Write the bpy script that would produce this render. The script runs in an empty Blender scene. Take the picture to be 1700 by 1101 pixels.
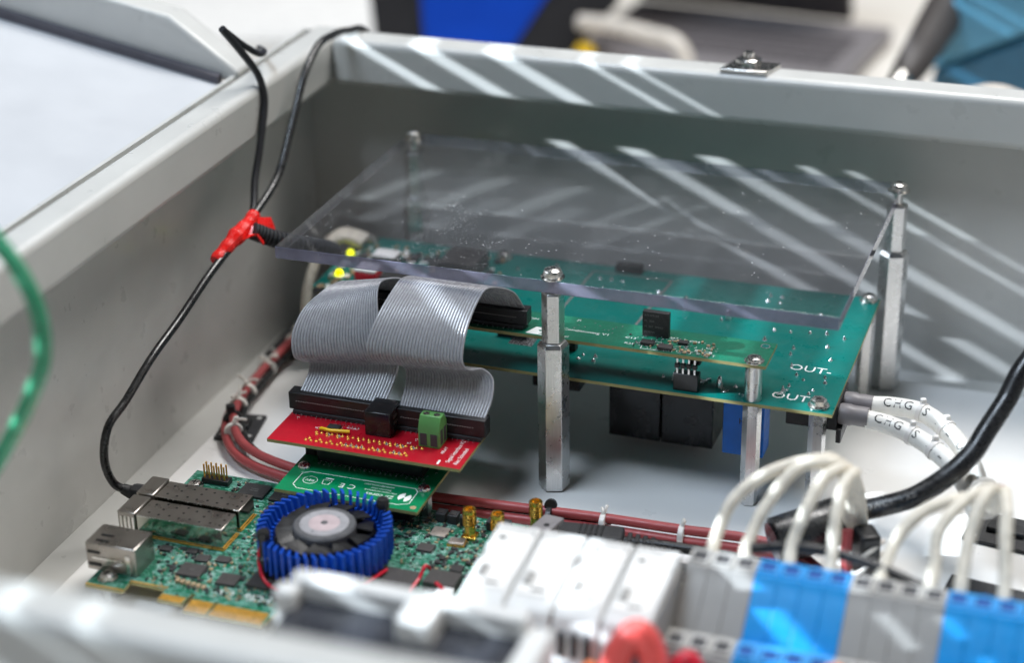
import bpy, math, random
from mathutils import Vector, Matrix
R = math.radians
S = 0.001                       # everything below is laid out in millimetres
sc = bpy.context.scene
col = sc.collection
rnd = random.Random(7)

# ------------------------------------------------------------------ camera
CAM = Vector((246.4, -746.7, 457.8))
yaw, pit, rol = R(19.617), R(25.603), R(-0.998)
fw = Vector((-math.sin(yaw)*math.cos(pit), math.cos(yaw)*math.cos(pit), -math.sin(pit)))
rt = fw.cross(Vector((0, 0, 1))).normalized()
up = rt.cross(fw)
rt2 = rt*math.cos(rol) + up*math.sin(rol)
up2 = -rt*math.sin(rol) + up*math.cos(rol)
cd = bpy.data.cameras.new('camera')
cam = bpy.data.objects.new('camera', cd); col.objects.link(cam)
mw = Matrix((rt2, up2, -fw)).transposed().to_4x4(); mw.translation = CAM*S
cam.matrix_world = mw
cd.sensor_width = 36; cd.lens = 3200.4/1700*36
cd.clip_start = 0.02; cd.clip_end = 20
cd.dof.use_dof = True; cd.dof.focus_distance = 0.885; cd.dof.aperture_fstop = 3.6
cd.dof.aperture_blades = 9
sc.camera = cam

# ------------------------------------------------------------------ light
w = bpy.data.worlds.new('World'); sc.world = w; w.use_nodes = True
bg = w.node_tree.nodes['Background']
bg.inputs[0].default_value = (0.66, 0.82, 1.0, 1); bg.inputs[1].default_value = 0.04

def area(name, loc, target, sx, sy, power, color):
    l = bpy.data.lights.new(name, 'AREA'); l.shape = 'RECTANGLE'; l.size = sx; l.size_y = sy
    l.energy = power; l.color = color
    o = bpy.data.objects.new(name, l); col.objects.link(o)
    o.location = loc
    o.rotation_euler = (Vector(target)-Vector(loc)).to_track_quat('-Z', 'Y').to_euler()
    return o
area('ceiling_lamp', (0.35, 0.85, 1.85), (0.10, 0.12, 0.0), 1.1, 0.7, 46, (1.0, 0.985, 0.965))
area('room_window', (1.9, 0.1, 1.0), (0.0, 0.1, 0.05), 1.0, 0.9, 5.0, (1.0, 0.92, 0.84))

area('front_fill', (-0.6, -0.58, 1.95), (0.05, 0.05, 0.05), 1.0, 0.35, 30, (0.72, 0.85, 1.0))  # added cool fill for the far lip and the floor under the board
# low beam from the left that falls through a slatted louvre added to cut the stripes
LD = Vector((2.8, 1.0, -1.4)).normalized()
LP = Vector((20, 100, 60)) - LD*4000
GD = 2500.0                    # louvre distance from the lamp
sl = bpy.data.lights.new('slit_lamp', 'SPOT'); sl.energy = 2300; sl.color = (0.80, 0.91, 1.0)
sl.shadow_soft_size = 0.003; sl.spot_size = R(17); sl.spot_blend = 0.15
slo = bpy.data.objects.new('slit_lamp', sl); col.objects.link(slo)
slo.location = LP*S; slo.rotation_euler = LD.to_track_quat('-Z', 'Y').to_euler()

sc.view_settings.view_transform = 'Standard'; sc.view_settings.look = 'None'
sc.view_settings.exposure = 0.0; sc.view_settings.gamma = 1.0
sc.render.engine = 'CYCLES'
sc.cycles.max_bounces = 10; sc.cycles.transparent_max_bounces = 16
sc.cycles.caustics_reflective = False; sc.cycles.caustics_refractive = False
sc.cycles.sample_clamp_indirect = 6
try: sc.cycles.use_denoising = True
except Exception: pass

# ------------------------------------------------------------------ materials
def _nt(name):
    m = bpy.data.materials.new(name); m.use_nodes = True
    return m, m.node_tree.nodes, m.node_tree.links, m.node_tree.nodes['Principled BSDF']
def setp(b, **k):
    for n, v in k.items():
        n = n.replace('_', ' ')
        if n in b.inputs: b.inputs[n].default_value = v
def noise(N, L, co, scale, detail=4, rough=.55):
    n = N.new('ShaderNodeTexNoise'); n.inputs['Scale'].default_value = scale
    n.inputs['Detail'].default_value = detail; n.inputs['Roughness'].default_value = rough
    L.new(co, n.inputs['Vector']); return n.outputs['Fac']
def mrange(N, L, v, a, b, c, d):
    n = N.new('ShaderNodeMapRange'); L.new(v, n.inputs[0])
    for i, x in enumerate((a, b, c, d)): n.inputs[i+1].default_value = x
    return n.outputs[0]
def mixc(N, L, f, a, b, mode='MIX'):
    n = N.new('ShaderNodeMix'); n.data_type = 'RGBA'; n.blend_type = mode
    for sock, v in ((n.inputs[0], f), (n.inputs[6], a), (n.inputs[7], b)):
        if isinstance(v, (int, float)): sock.default_value = v
        elif isinstance(v, tuple): sock.default_value = (*v, 1) if len(v) == 3 else v
        else: L.new(v, sock)
    return n.outputs[2]
def mat(name, c, rough=.5, metal=0., var=.10, ns=120, bump=0., bs=1500, coat=0., spec=.5, emit=0., sss=0., rv=.12):
    m, N, L, b = _nt(name)
    co = N.new('ShaderNodeTexCoord').outputs['Object']
    f = noise(N, L, co, ns)
    lo = tuple(x*(1-var) for x in c); hi = tuple(min(1, x*(1+var)) for x in c)
    L.new(mixc(N, L, mrange(N, L, f, .3, .7, 0, 1), lo, hi), b.inputs['Base Color'])
    L.new(mrange(N, L, noise(N, L, co, ns*2.3, 5), .3, .7, max(.03, rough-rv), min(1, rough+rv)), b.inputs['Roughness'])
    setp(b, Metallic=metal, Specular_IOR_Level=spec, Coat_Weight=coat, Coat_Roughness=.12)
    if sss: setp(b, Subsurface_Weight=sss, Subsurface_Scale=.002)
    if emit:
        setp(b, Emission_Strength=emit); b.inputs['Emission Color'].default_value = (*c, 1)
    if bump:
        bn = N.new('ShaderNodeBump'); bn.inputs['Strength'].default_value = bump; bn.inputs['Distance'].default_value = .0002
        L.new(noise(N, L, co, bs, 3), bn.inputs['Height']); L.new(bn.outputs[0], b.inputs['Normal'])
    return m
def brushed(name, c, rough=.28, stretch=(1, 1, .03)):
    m, N, L, b = _nt(name)
    tc = N.new('ShaderNodeTexCoord'); mp = N.new('ShaderNodeMapping'); mp.inputs['Scale'].default_value = stretch
    L.new(tc.outputs['Object'], mp.inputs[0])
    f = noise(N, L, mp.outputs[0], 2500, 5, .7); g = noise(N, L, tc.outputs['Object'], 160, 4)
    L.new(mixc(N, L, mrange(N, L, f, .3, .7, 0, 1), tuple(x*.82 for x in c), c), b.inputs['Base Color'])
    L.new(mrange(N, L, g, .3, .7, rough-.04, rough+.06), b.inputs['Roughness'])
    bn = N.new('ShaderNodeBump'); bn.inputs['Strength'].default_value = .12; bn.inputs['Distance'].default_value = .0001
    L.new(f, bn.inputs['Height']); L.new(bn.outputs[0], b.inputs['Normal'])
    setp(b, Metallic=1.0)
    return m
def pcb(name, c, tr, amt, scale, pour=0., pourc=(0, 0, 0), rough=.34, coat=.08):
    """solder mask: base colour, faint copper tracks under the mask, optional bare-ish pours"""
    m, N, L, b = _nt(name)
    co = N.new('ShaderNodeTexCoord').outputs['Object']
    v = N.new('ShaderNodeTexVoronoi'); v.feature = 'DISTANCE_TO_EDGE'; v.inputs['Scale'].default_value = scale
    v.inputs['Randomness'].default_value = .75; L.new(co, v.inputs['Vector'])
    e = mrange(N, L, v.outputs['Distance'], .02, .06, amt, 0)
    cl = mixc(N, L, e, c, tr)
    big = mrange(N, L, noise(N, L, co, 45, 3), .42, .60, 0, .35)
    cl = mixc(N, L, big, cl, tuple(x*.7 for x in c))
    if pour:
        def cells(scale, w_, h_, lo, hi, a, colr, prev, seed):
            mp = N.new('ShaderNodeMapping'); mp.inputs['Location'].default_value = (seed, seed*.7, 0); L.new(co, mp.inputs[0])
            k = N.new('ShaderNodeTexBrick'); k.inputs['Scale'].default_value = scale; k.inputs['Brick Width'].default_value = w_; k.inputs['Row Height'].default_value = h_
            k.inputs['Mortar Size'].default_value = .012; k.offset = .37; k.inputs['Color1'].default_value = (0, 0, 0, 1); k.inputs['Color2'].default_value = (1, 1, 1, 1); k.inputs['Mortar'].default_value = (0, 0, 0, 1)
            L.new(mp.outputs[0], k.inputs['Vector'])
            sp = N.new('ShaderNodeSeparateColor'); L.new(k.outputs['Color'], sp.inputs[0])
            return mixc(N, L, mrange(N, L, sp.outputs[0], lo, hi, 0, a), prev, colr)
        cl = cells(100, .9, .45, 1-pour, 1-pour+.02, .38, pourc, cl, .13)
        cl = cells(260, .8, .35, .80, .82, .7, tuple(x*.8 for x in pourc), cl, .31)
        cl = cells(560, 1.2, .3, .78, .80, .75, tuple(min(1, x*1.35) for x in pourc), cl, .07)
        cl = cells(420, .5, .5, .88, .90, .8, (.012, .05, .03), cl, .53)
    L.new(cl, b.inputs['Base Color'])
    L.new(mrange(N, L, noise(N, L, co, 90, 5), .3, .7, rough-.1, rough+.12), b.inputs['Roughness'])
    setp(b, Coat_Weight=coat, Coat_Roughness=.15, Specular_IOR_Level=.35)
    return m
M = {}
M['paint'] = mat('grey_powder_paint', (.56, .555, .53), .36, var=.04, ns=30, bump=.10, bs=900, coat=.15)
M['white_plate'] = mat('white_lacquered_plate', (.80, .79, .77), .38, var=.03, ns=25, bump=.05, bs=1200)
M['door_white'] = mat('white_door_lacquer', (.52, .53, .55), .45, var=.03, ns=14, bump=.05)
M['gasket'] = mat('gasket_rubber', (.09, .085, .10), .7)
M['bench'] = mat('bench_top', (.74, .70, .64), .4, var=.06, ns=8)
M['pcb_teal'] = pcb('teal_solder_mask', (.0, .15, .125), (.0, .20, .17), .25, 160)
M['pcb_cond'] = pcb('green_solder_mask', (.012, .15, .085), (.02, .25, .15), .4, 260)
M['pcb_card'] = pcb('bright_green_solder_mask', (.0, .20, .075), (.01, .26, .11), .35, 240)
M['pcb_net'] = pcb('card_solder_mask', (.006, .125, .065), (.05, .30, .19), .22, 420, pour=.26, pourc=(.15, .33, .27))
M['pcb_red'] = pcb('red_solder_mask', (.42, .004, .016), (.55, .02, .03), .3, 240)
M['fr4'] = mat('bare_board_edge', (.33, .29, .12), .7)
M['gold'] = mat('gold_plate', (1.0, .62, .13), .22, 1.0, var=.08, ns=300)
M['gold_pad'] = mat('gold_finger', (.85, .47, .09), .35, .8, var=.12, ns=300)
M['tin'] = mat('solder_tin', (.78, .78, .80), .25, 1.0, ns=600)
M['steel'] = mat('nickel_steel', (.72, .70, .67), .22, 1.0, ns=400)
M['cage'] = mat('cage_nickel', (.40, .37, .34), .30, 1.0, var=.05, ns=40, rv=.05)
M['cage_side'] = mat('cage_side_metal', (.42, .42, .36), .14, 1.0, var=.05, ns=40, rv=.04)
M['alu'] = brushed('brushed_aluminium', (.80, .79, .78))
M['black'] = mat('black_plastic', (.012, .012, .013), .38, var=.3, ns=300, bump=.1)
M['black_matt'] = mat('black_matt_plastic', (.018, .018, .020), .6, var=.2, bump=.15)
M['chip'] = mat('chip_epoxy', (.022, .021, .021), .52, var=.25, ns=500, bump=.2, bs=4000)
M['chip_brown'] = mat('chip_epoxy_grey', (.045, .040, .038), .5, var=.2, ns=500)
M['relay'] = mat('relay_case', (.014, .013, .014), .22, var=.3, ns=50)
M['cable_black'] = mat('black_cable_jacket', (.014, .014, .015), .30, var=.25, ns=150)
M['braid'] = mat('black_braid', (.012, .012, .015), .45, var=.5, ns=2500, bump=.6, bs=3000)
M['cable_red'] = mat('dusty_red_silicone', (.36, .060, .062), .42, var=.10, ns=150)
M['wire_red'] = mat('red_wire', (.55, .01, .03), .35)
M['tape_red'] = mat('red_tape', (.78, .015, .012), .28, var=.15, ns=300, bump=.5, bs=500)
M['wire_white'] = mat('cream_wire_sleeve', (.72, .665, .565), .55, var=.12, ns=300, bump=.5, bs=700)
M['sleeve'] = mat('white_heatshrink', (.80, .785, .74), .35, var=.05, ns=200)
M['lace'] = mat('lacing_cord', (.76, .72, .66), .7, var=.12, ns=900, bump=.4, bs=3000)
M['tie_clear'] = mat('natural_nylon', (.74, .71, .68), .35)
M['ink_black'] = mat('black_ink', (.01, .01, .01), .5)
M['silk'] = mat('white_silkscreen', (.78, .79, .76), .6)
M['silk_dim'] = mat('grey_chip_print', (.16, .155, .15), .6)
M['ribbon'] = mat('grey_ribbon_pvc', (.33, .33, .35), .27, var=.06, ns=180, coat=.3)
M['fin'] = mat('blue_anodised_fin', (.006, .07, .46), .34, .15, var=.15, ns=300)
M['fan'] = mat('fan_plastic', (.009, .009, .010), .42, var=.2)
M['hub'] = mat('hub_label_silver', (.45, .44, .46), .35, .4, var=.08, ns=120)
M['hub_ring'] = mat('hub_grey', (.10, .10, .105), .35)
M['hub_pink'] = mat('hub_print_pink', (.52, .42, .43), .45, .2)
M['term_green'] = mat('green_terminal_plastic', (.095, .27, .075), .4)
M['yellow'] = mat('yellow_wire', (.75, .47, .01), .35)
M['blue_brick'] = mat('blue_epoxy_case', (.0, .16, .68), .4)
M['din_grey'] = mat('grey_terminal_plastic', (.33, .32, .305), .45, var=.05)
M['din_blue'] = mat('blue_terminal_plastic', (.0, .27, .66), .42, var=.06)
M['din_white'] = mat('white_module_plastic', (.70, .695, .68), .42, var=.03)
M['din_frame'] = mat('pale_grey_collar', (.50, .49, .47), .45)
M['din_frame_blue'] = mat('pale_blue_collar', (.03, .34, .74), .45)
M['din_hole'] = mat('dark_cavity', (.05, .05, .055), .7)
M['din_hole_blue'] = mat('dark_blue_cavity', (.0, .07, .30), .7)
M['smoke'] = mat('smoked_cover', (.035, .037, .045), .22)
M['cap_tan'] = mat('ceramic_tan', (.38, .27, .16), .5)
M['res_dark'] = mat('resistor_black', (.03, .03, .032), .45)
M['led'] = mat('lit_yellow_green_led', (.75, .80, .0), .3, emit=3.0, var=0)
M['crystal'] = mat('crystal_can', (.55, .48, .42), .35, .7)
M['screen'] = mat('blue_screen', (.0, .035, .30), .6, var=.25, ns=14, spec=.2, emit=.45)
M['dark_plastic'] = mat('charcoal_case', (.022, .021, .023), .7, spec=.25)
M['laptop'] = mat('grey_laptop_deck', (.20, .185, .19), .45)
M['laptop_lid'] = mat('brown_black_lid', (.055, .044, .042), .4)
M['key'] = mat('keycap_grey', (.11, .10, .105), .5)
M['case_blue'] = mat('teal_blue_case', (.08, .26, .39), .35, var=.06)
M['case_dark'] = mat('teal_case_rim', (.02, .11, .19), .4)
M['handle'] = mat('handle_rubber', (.045, .038, .036), .6)
M['beige'] = mat('beige_plastic', (.66, .60, .53), .5)
M['paper'] = mat('paper_white', (.82, .80, .77), .7)
M['pink'] = mat('red_lead_insulation', (.72, .085, .075), .4)
M['orange'] = mat('orange_wire', (.80, .20, .04), .4)

def mat_acrylic(name, body, haze, dust, film=(.62, .60, .60)):
    """clear sheet: see-through body, Fresnel reflection, thin dust film and specks"""
    m, N, L, b = _nt(name); N.remove(b)
    out = [n for n in N if n.type == 'OUTPUT_MATERIAL'][0]
    co = N.new('ShaderNodeTexCoord').outputs['Object']
    tr = N.new('ShaderNodeBsdfTransparent'); tr.inputs[0].default_value = (*body, 1)
    df = N.new('ShaderNodeBsdfDiffuse'); df.inputs[0].default_value = (*film, 1)
    gl = N.new('ShaderNodeBsdfGlossy'); gl.inputs['Roughness'].default_value = .035
    fr = N.new('ShaderNodeFresnel'); ge = N.new('ShaderNodeNewGeometry')
    L.new(mrange(N, L, ge.outputs['Backfacing'], 0, 1, 1.49, 1/1.49), fr.inputs[0])   # same air-to-sheet Fresnel from either side
    m1 = N.new('ShaderNodeMixShader'); L.new(tr.outputs[0], m1.inputs[1]); L.new(df.outputs[0], m1.inputs[2])
    hz = mrange(N, L, noise(N, L, co, 26, 5), .35, .7, haze*.5, haze*1.5)
    if dust:
        def specks(scale, r0, r1, thr):
            v = N.new('ShaderNodeTexVoronoi'); v.inputs['Scale'].default_value = scale; L.new(co, v.inputs['Vector'])
            s = N.new('ShaderNodeSeparateColor'); L.new(v.outputs['Color'], s.inputs[0])
            a = mrange(N, L, v.outputs['Distance'], r0, r1, 1, 0); bb = mrange(N, L, s.outputs[0], thr, thr+.01, 0, 1)
            q = N.new('ShaderNodeMath'); q.operation = 'MULTIPLY'; L.new(a, q.inputs[0]); L.new(bb, q.inputs[1]); return q.outputs[0]
        vd = N.new('ShaderNodeVectorMath'); vd.operation = 'DISTANCE'; L.new(co, vd.inputs[0]); vd.inputs[1].default_value = (-.055, -.052, .006)
        near = mrange(N, L, vd.outputs['Value'], .01, .085, .16, -.10)
        ad = N.new('ShaderNodeMath'); ad.operation = 'ADD'; L.new(noise(N, L, co, 34, 4), ad.inputs[0]); L.new(near, ad.inputs[1])
        cl = mrange(N, L, ad.outputs[0], .56, .68, 0, 1)
        q1 = N.new('ShaderNodeMath'); q1.operation = 'MULTIPLY'; L.new(specks(1000, .16, .27, .66), q1.inputs[0]); L.new(cl, q1.inputs[1])
        q2 = N.new('ShaderNodeMath'); q2.operation = 'MAXIMUM'; L.new(q1.outputs[0], q2.inputs[0]); L.new(specks(300, .075, .12, .86), q2.inputs[1])
        q3 = N.new('ShaderNodeMath'); q3.operation = 'MAXIMUM'; L.new(q2.outputs[0], q3.inputs[0]); L.new(hz, q3.inputs[1]); hz = q3.outputs[0]
    L.new(hz, m1.inputs[0])
    m2 = N.new('ShaderNodeMixShader'); L.new(fr.outputs[0], m2.inputs[0]); L.new(m1.outputs[0], m2.inputs[1]); L.new(gl.outputs[0], m2.inputs[2])
    L.new(m2.outputs[0], out.inputs[0]); return m
M['acrylic'] = mat_acrylic('clear_acrylic_face', (.90, .895, .905), .018, True)
M['acrylic_far_edge'] = mat_acrylic('far_acrylic_edge', (.74, .74, .78), .34, True, (.52, .52, .56))  # same edge as the near ones; its refracted look is put into the colour
M['acrylic_edge'] = mat_acrylic('near_acrylic_edge', (.45, .44, .54), .66, True, (.25, .24, .33))
def mat_tube():
    m, N, L, b = _nt('green_translucent_hose')
    setp(b, Roughness=.15, Transmission_Weight=.35, Subsurface_Weight=.0)
    b.inputs['Base Color'].default_value = (.05, .42, .20, 1)
    co = N.new('ShaderNodeTexCoord').outputs['Object']
    L.new(mixc(N, L, noise(N, L, co, 40), (.04, .40, .19), (.12, .60, .34)), b.inputs['Base Color'])
    return m
M['hose'] = mat_tube()

# ------------------------------------------------------------------ mesh helpers (mm)
WO = {}
def spline(pts, n=8):
    P = [Vector(p) for p in pts]
    if len(P) < 3: return P
    out = []
    for i in range(len(P)-1):
        p0 = P[i-1] if i else P[0]*2-P[1]
        p1, p2 = P[i], P[i+1]
        p3 = P[i+2] if i+2 < len(P) else P[-1]*2-P[-2]
        for k in range(n):
            t = k/n
            out.append(.5*((2*p1)+(p2-p0)*t+(2*p0-5*p1+4*p2-p3)*t*t+(3*p1-p0-3*p2+p3)*t**3))
    out.append(P[-1]); return out
def frames(P):
    T = []
    for i in range(len(P)):
        a = P[max(0, i-1)]; b = P[min(len(P)-1, i+1)]; T.append((b-a).normalized())
    n = T[0].cross(Vector((0, 0, 1)))
    if n.length < .05: n = T[0].cross(Vector((1, 0, 0)))
    n.normalize(); F = []
    for t in T:
        n = (n-t*n.dot(t)).normalized(); F.append((t, n, t.cross(n)))
    return F
class B:
    def __init__(s): s.v = []; s.f = []; s.mi = []; s.cur = 0
    def add(s, vs, fs):
        o = len(s.v); s.v += [Vector(v) for v in vs]
        for f in fs: s.f.append([o+i for i in f]); s.mi.append(s.cur)
        return s
    def box(s, c, d, rz=0., rx=0., ry=0.):
        m = Matrix.Rotation(rz, 3, 'Z') @ Matrix.Rotation(ry, 3, 'Y') @ Matrix.Rotation(rx, 3, 'X')
        vs = [Vector(c)+m@Vector((x*d[0]/2, y*d[1]/2, z*d[2]/2)) for x in (-1, 1) for y in (-1, 1) for z in (-1, 1)]
        return s.add(vs, [(0, 1, 3, 2), (4, 6, 7, 5), (0, 4, 5, 1), (2, 3, 7, 6), (0, 2, 6, 4), (1, 5, 7, 3)])
    def bx(s, x0, x1, y0, y1, z0, z1): return s.box(((x0+x1)/2, (y0+y1)/2, (z0+z1)/2), (x1-x0, y1-y0, z1-z0))
    def loft(s, rings, cap=True, closed=True):
        n = len(rings[0]); o = len(s.v)
        for r in rings: s.v += [Vector(v) for v in r]
        for i in range(len(rings)-1):
            for k in range(n if closed else n-1):
                a, b2 = o+i*n+k, o+i*n+(k+1) % n
                s.f.append([a, b2, b2+n, a+n]); s.mi.append(s.cur)
        if cap:
            s.f.append([o+k for k in reversed(range(n))]); s.mi.append(s.cur)
            s.f.append([o+(len(rings)-1)*n+k for k in range(n)]); s.mi.append(s.cur)
        return s
    def lathe(s, p, prof, n=20, ph=0., axis=(0, 0, 1)):
        ax = Vector(axis).normalized(); q = Vector((0, 0, 1)).rotation_difference(ax).to_matrix()
        return s.loft([[Vector(p)+q@Vector((r*math.cos(ph+2*math.pi*k/n), r*math.sin(ph+2*math.pi*k/n), z)) for k in range(n)] for r, z in prof])
    def cyl(s, p, r, h, n=20, ph=0., axis=(0, 0, 1)): return s.lathe(p, [(r, 0), (r, h)], n, ph, axis)
    def rod(s, a, b, r, n=12): a = Vector(a); b = Vector(b); return s.cyl(a, r, (b-a).length, n, 0, b-a)
    def tube(s, pts, r, n=12, sm=8):
        P = spline(pts, sm) if sm else [Vector(p) for p in pts]; F = frames(P); rf = r if callable(r) else (lambda t: r)
        L = len(P)-1
        return s.loft([[p+(nn*math.cos(2*math.pi*k/n)+bb*math.sin(2*math.pi*k/n))*rf(i/L) for k in range(n)] for i, (p, (t, nn, bb)) in enumerate(zip(P, F))])
    def prism(s, poly, z0, z1):
        n = len(poly)
        return s.add([(x, y, z0) for x, y in poly]+[(x, y, z1) for x, y in poly],
                     [tuple(reversed(range(n))), tuple(range(n, 2*n))]+[(i, (i+1) % n, n+(i+1) % n, n+i) for i in range(n)])
    def prism_x(s, poly, x0, x1):           # poly in (y, z)
        n = len(poly)
        return s.add([(x0, y, z) for y, z in poly]+[(x1, y, z) for y, z in poly],
                     [tuple(reversed(range(n))), tuple(range(n, 2*n))]+[(i, (i+1) % n, n+(i+1) % n, n+i) for i in range(n)])
    def build(s, name, m, parent=None, bev=0., angle=38, seg=2, origin=None):
        xs = [v.x for v in s.v]; ys = [v.y for v in s.v]; zs = [v.z for v in s.v]
        o = Vector(origin) if origin else Vector(((min(xs)+max(xs))/2, (min(ys)+max(ys))/2, min(zs)))
        me = bpy.data.meshes.new(name); me.from_pydata([(v-o)*S for v in s.v], [], s.f)
        ms = m if isinstance(m, (list, tuple)) else [m]
        for x in ms: me.materials.append(M[x])
        for p, i in zip(me.polygons, s.mi): p.material_index = i; p.use_smooth = True
        me.update()
        import bmesh
        bm = bmesh.new(); bm.from_mesh(me); bmesh.ops.recalc_face_normals(bm, faces=bm.faces); bm.to_mesh(me); bm.free()
        me.set_sharp_from_angle(angle=R(angle))
        ob = bpy.data.objects.new(name, me); col.objects.link(ob)
        if bev:
            md = ob.modifiers.new('bevel', 'BEVEL'); md.width = bev*S; md.segments = seg; md.limit_method = 'ANGLE'; md.angle_limit = R(40)
        place(ob, o, parent); return ob
def place(ob, o, parent):
    WO[ob] = Vector(o)
    if parent is not None: ob.parent = parent; ob.location = (Vector(o)-WO[parent])*S
    else: ob.location = Vector(o)*S
def rep(ob, d, parent=None):
    """one more of an alike piece: shares its mesh, moved by d (mm)"""
    c = ob.copy(); col.objects.link(c); place(c, WO[ob]+Vector(d), parent if parent is not None else ob.parent); return c
def tree(ob, d, parent=None):
    c = ob.copy(); col.objects.link(c)
    place(c, WO[ob]+Vector(d), parent)
    for ch in list(ob.children): tree(ch, d, c)
    return c
def thing(name, loc, label, cat, group=None):
    o = bpy.data.objects.new(name, None); col.objects.link(o); o.empty_display_size = .01
    place(o, loc, None); tag(o, label, cat, group); return o
def tag(o, label=None, cat=None, group=None, kind=None):
    for k, v in (('label', label), ('category', cat), ('group', group), ('kind', kind)):
        if v: o[k] = v
    return o
_dg = None
def text_mesh(s, size, align='CENTER', shear=0., spacing=1.):
    cu = bpy.data.curves.new('text', 'FONT'); cu.body = s; cu.size = size; cu.align_x = align; cu.align_y = 'CENTER'
    cu.shear = shear; cu.space_character = spacing; cu.resolution_u = 2; cu.offset = 0
    ob = bpy.data.objects.new('text', cu); col.objects.link(ob)
    dg = bpy.context.evaluated_depsgraph_get(); dg.update()
    me = bpy.data.meshes.new_from_object(ob.evaluated_get(dg))
    vs = [v.co.copy() for v in me.vertices]; fs = [list(p.vertices) for p in me.polygons]
    bpy.data.objects.remove(ob); bpy.data.curves.remove(cu); bpy.data.meshes.remove(me)
    return vs, fs
def text(s, p, size, m, parent, rz=0., name='lettering', mx=None, align='CENTER', sx=1.):
    vs, fs = text_mesh(s, size, align)
    q = mx if mx is not None else Matrix.Rotation(rz, 3, 'Z')
    b = B(); b.add([Vector(p)+q@Vector((v.x*sx, v.y, 0)) for v in vs], fs)
    return b.build(name, m, parent)
def text_on_tube(s, pts, r, s0, size, m, parent, ang=90., flip=False, name='printed_lettering', sp=1.):
    P = spline(pts, 12); F = frames(P); cum = [0.]
    for a, b2 in zip(P, P[1:]): cum.append(cum[-1]+(b2-a).length)
    vs, fs = text_mesh(s, size, 'LEFT', spacing=sp)
    out = []
    for v in vs:
        x, y = (v.x, v.y)
        d = max(0.01, min(cum[-1]-.01, s0+x)); i = max(k for k in range(len(cum)-1) if cum[k] <= d)
        t = (d-cum[i])/(cum[i+1]-cum[i]); p = P[i].lerp(P[i+1], t); nn = F[i][1].lerp(F[i+1][1], t); bb = F[i][2].lerp(F[i+1][2], t)
        a = R(ang)+(-y if flip else y)/r
        out.append(p+(nn*math.cos(a)+bb*math.sin(a))*(r+.06))
    b = B(); b.add(out, fs); return b.build(name, m, parent)
def screw(p, r, parent, h=2.2, hexhead=False, washer=True, name='screw'):
    x, y, z = p; b = B()
    if washer: b.lathe(p, [(r*1.25, 0), (r*1.25, .45)], 20)
    z0 = .45 if washer else 0
    if hexhead: b.lathe(p, [(r*1.3, z0), (r*1.35, z0+.5), (r, z0+.55)], 24); b.lathe(p, [(r*1.02, z0), (r*1.02, z0+h*.8), (r*.9, z0+h)], 6, .3)
    else: b.lathe(p, [(r, z0), (r, z0+h*.45), (r*.86, z0+h*.8), (r*.45, z0+h)], 24)
    o = b.build(name, 'steel', parent)
    a = rnd.random()*3; c = B()
    zt = z+z0+h+.02
    c.box((x, y, zt-.12), (r*.9, r*.2, .3), a); c.box((x, y, zt-.12), (r*.9, r*.2, .3), a+math.pi/2)
    c.build('drive_recess', 'black', o); return o

# ------------------------------------------------------------------ louvre added to stripe the beam (out of view on the left)
bdir = (Vector((0, 1, 0))-LD*LD.y).normalized(); cdir = LD.cross(bdir).normalized()
if cdir.z < 0: cdir = -cdir
def gc(p): v = Vector(p)-LP; return (v*(GD/v.dot(LD))).dot(cdir)
gobo = thing('beam_gobo', LP+LD*GD, 'slatted louvre added out of view to cut the beam into stripes', 'gobo')
SC = GD/4000
def cs_(c): return gc(((c-80.5)/.447, 185, 90))
# (centre, width, tilt): a few uneven gaps between the slats
slits = [(62.5, 5.2, .3), (81, 5.8, -.4), (100.5, 6.0, .2), (123, 2.4, .6), (134, 1.9, -.5)]
def barbox(b, a0, a1, t0=0., t1=0.):
    q = LP+LD*GD
    vs = [q+bdir*(s1*480)+cdir*(c+s1*(t0 if k_ == 0 else t1))+LD*t for s1 in (-1, 1) for k_, c in enumerate((a0, a1)) for t in (-.5, .5)]
    b.add(vs, [(0, 1, 3, 2), (4, 6, 7, 5), (0, 4, 5, 1), (2, 3, 7, 6), (0, 2, 6, 4), (1, 5, 7, 3)])
edges = [(-480., 0.)]
for c, w_, t_ in slits: edges += [(cs_(c)-w_*SC/2, t_), (cs_(c)+w_*SC/2, t_+.15)]
edges.append((480., 0.))
for i in range(0, len(edges), 2):
    bb_ = B(); barbox(bb_, edges[i][0], edges[i+1][0], edges[i][1], edges[i+1][1]); bb_.build('gobo_slat', 'dark_plastic', gobo)

# ------------------------------------------------------------------ bench, enclosure, plate, door
bench = B(); bench.bx(-3000, 3000, -1500, 4000, -60, -26)
tag(bench.build('bench_top', 'bench'), kind='structure')
enc = thing('metal_enclosure', (60, -80, -26), 'grey painted sheet steel enclosure holding all the electronics', 'enclosure')
def part(name, m, parent, *boxes, bev=0., seg=2):
    b = B()
    for x in boxes: b.bx(*x)
    return b.build(name, m, parent, bev=bev, seg=seg)
part('floor_pan', 'paint', enc, (-205, 330, -365, 190, -12, -10))
part('wall', 'paint', enc, (-207.5, -205.2, -366, 192, -25.9, 150))
part('wall', 'paint', enc, (-205, 330, 190.2, 192.5, -25.9, 150))
part('wall', 'paint', enc, (330.2, 332.5, -366, 192, -25.9, 150))
part('wall', 'paint', enc, (-205, 330, -367.5, -365.2, -25.9, 127))
part('rim', 'paint', enc, (-198, -180, -347, 188, 128, 154.5), bev=4, seg=4)
part('rim', 'paint', enc, (-179.6, 330, 166, 186, 128, 154), bev=4, seg=4)
part('rim', 'paint', enc, (-198, 330, -366, -347.5, 118, 154), bev=4, seg=4)
part('rim', 'paint', enc, (312, 330, -347, 165.5, 128, 154), bev=4, seg=4)
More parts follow.
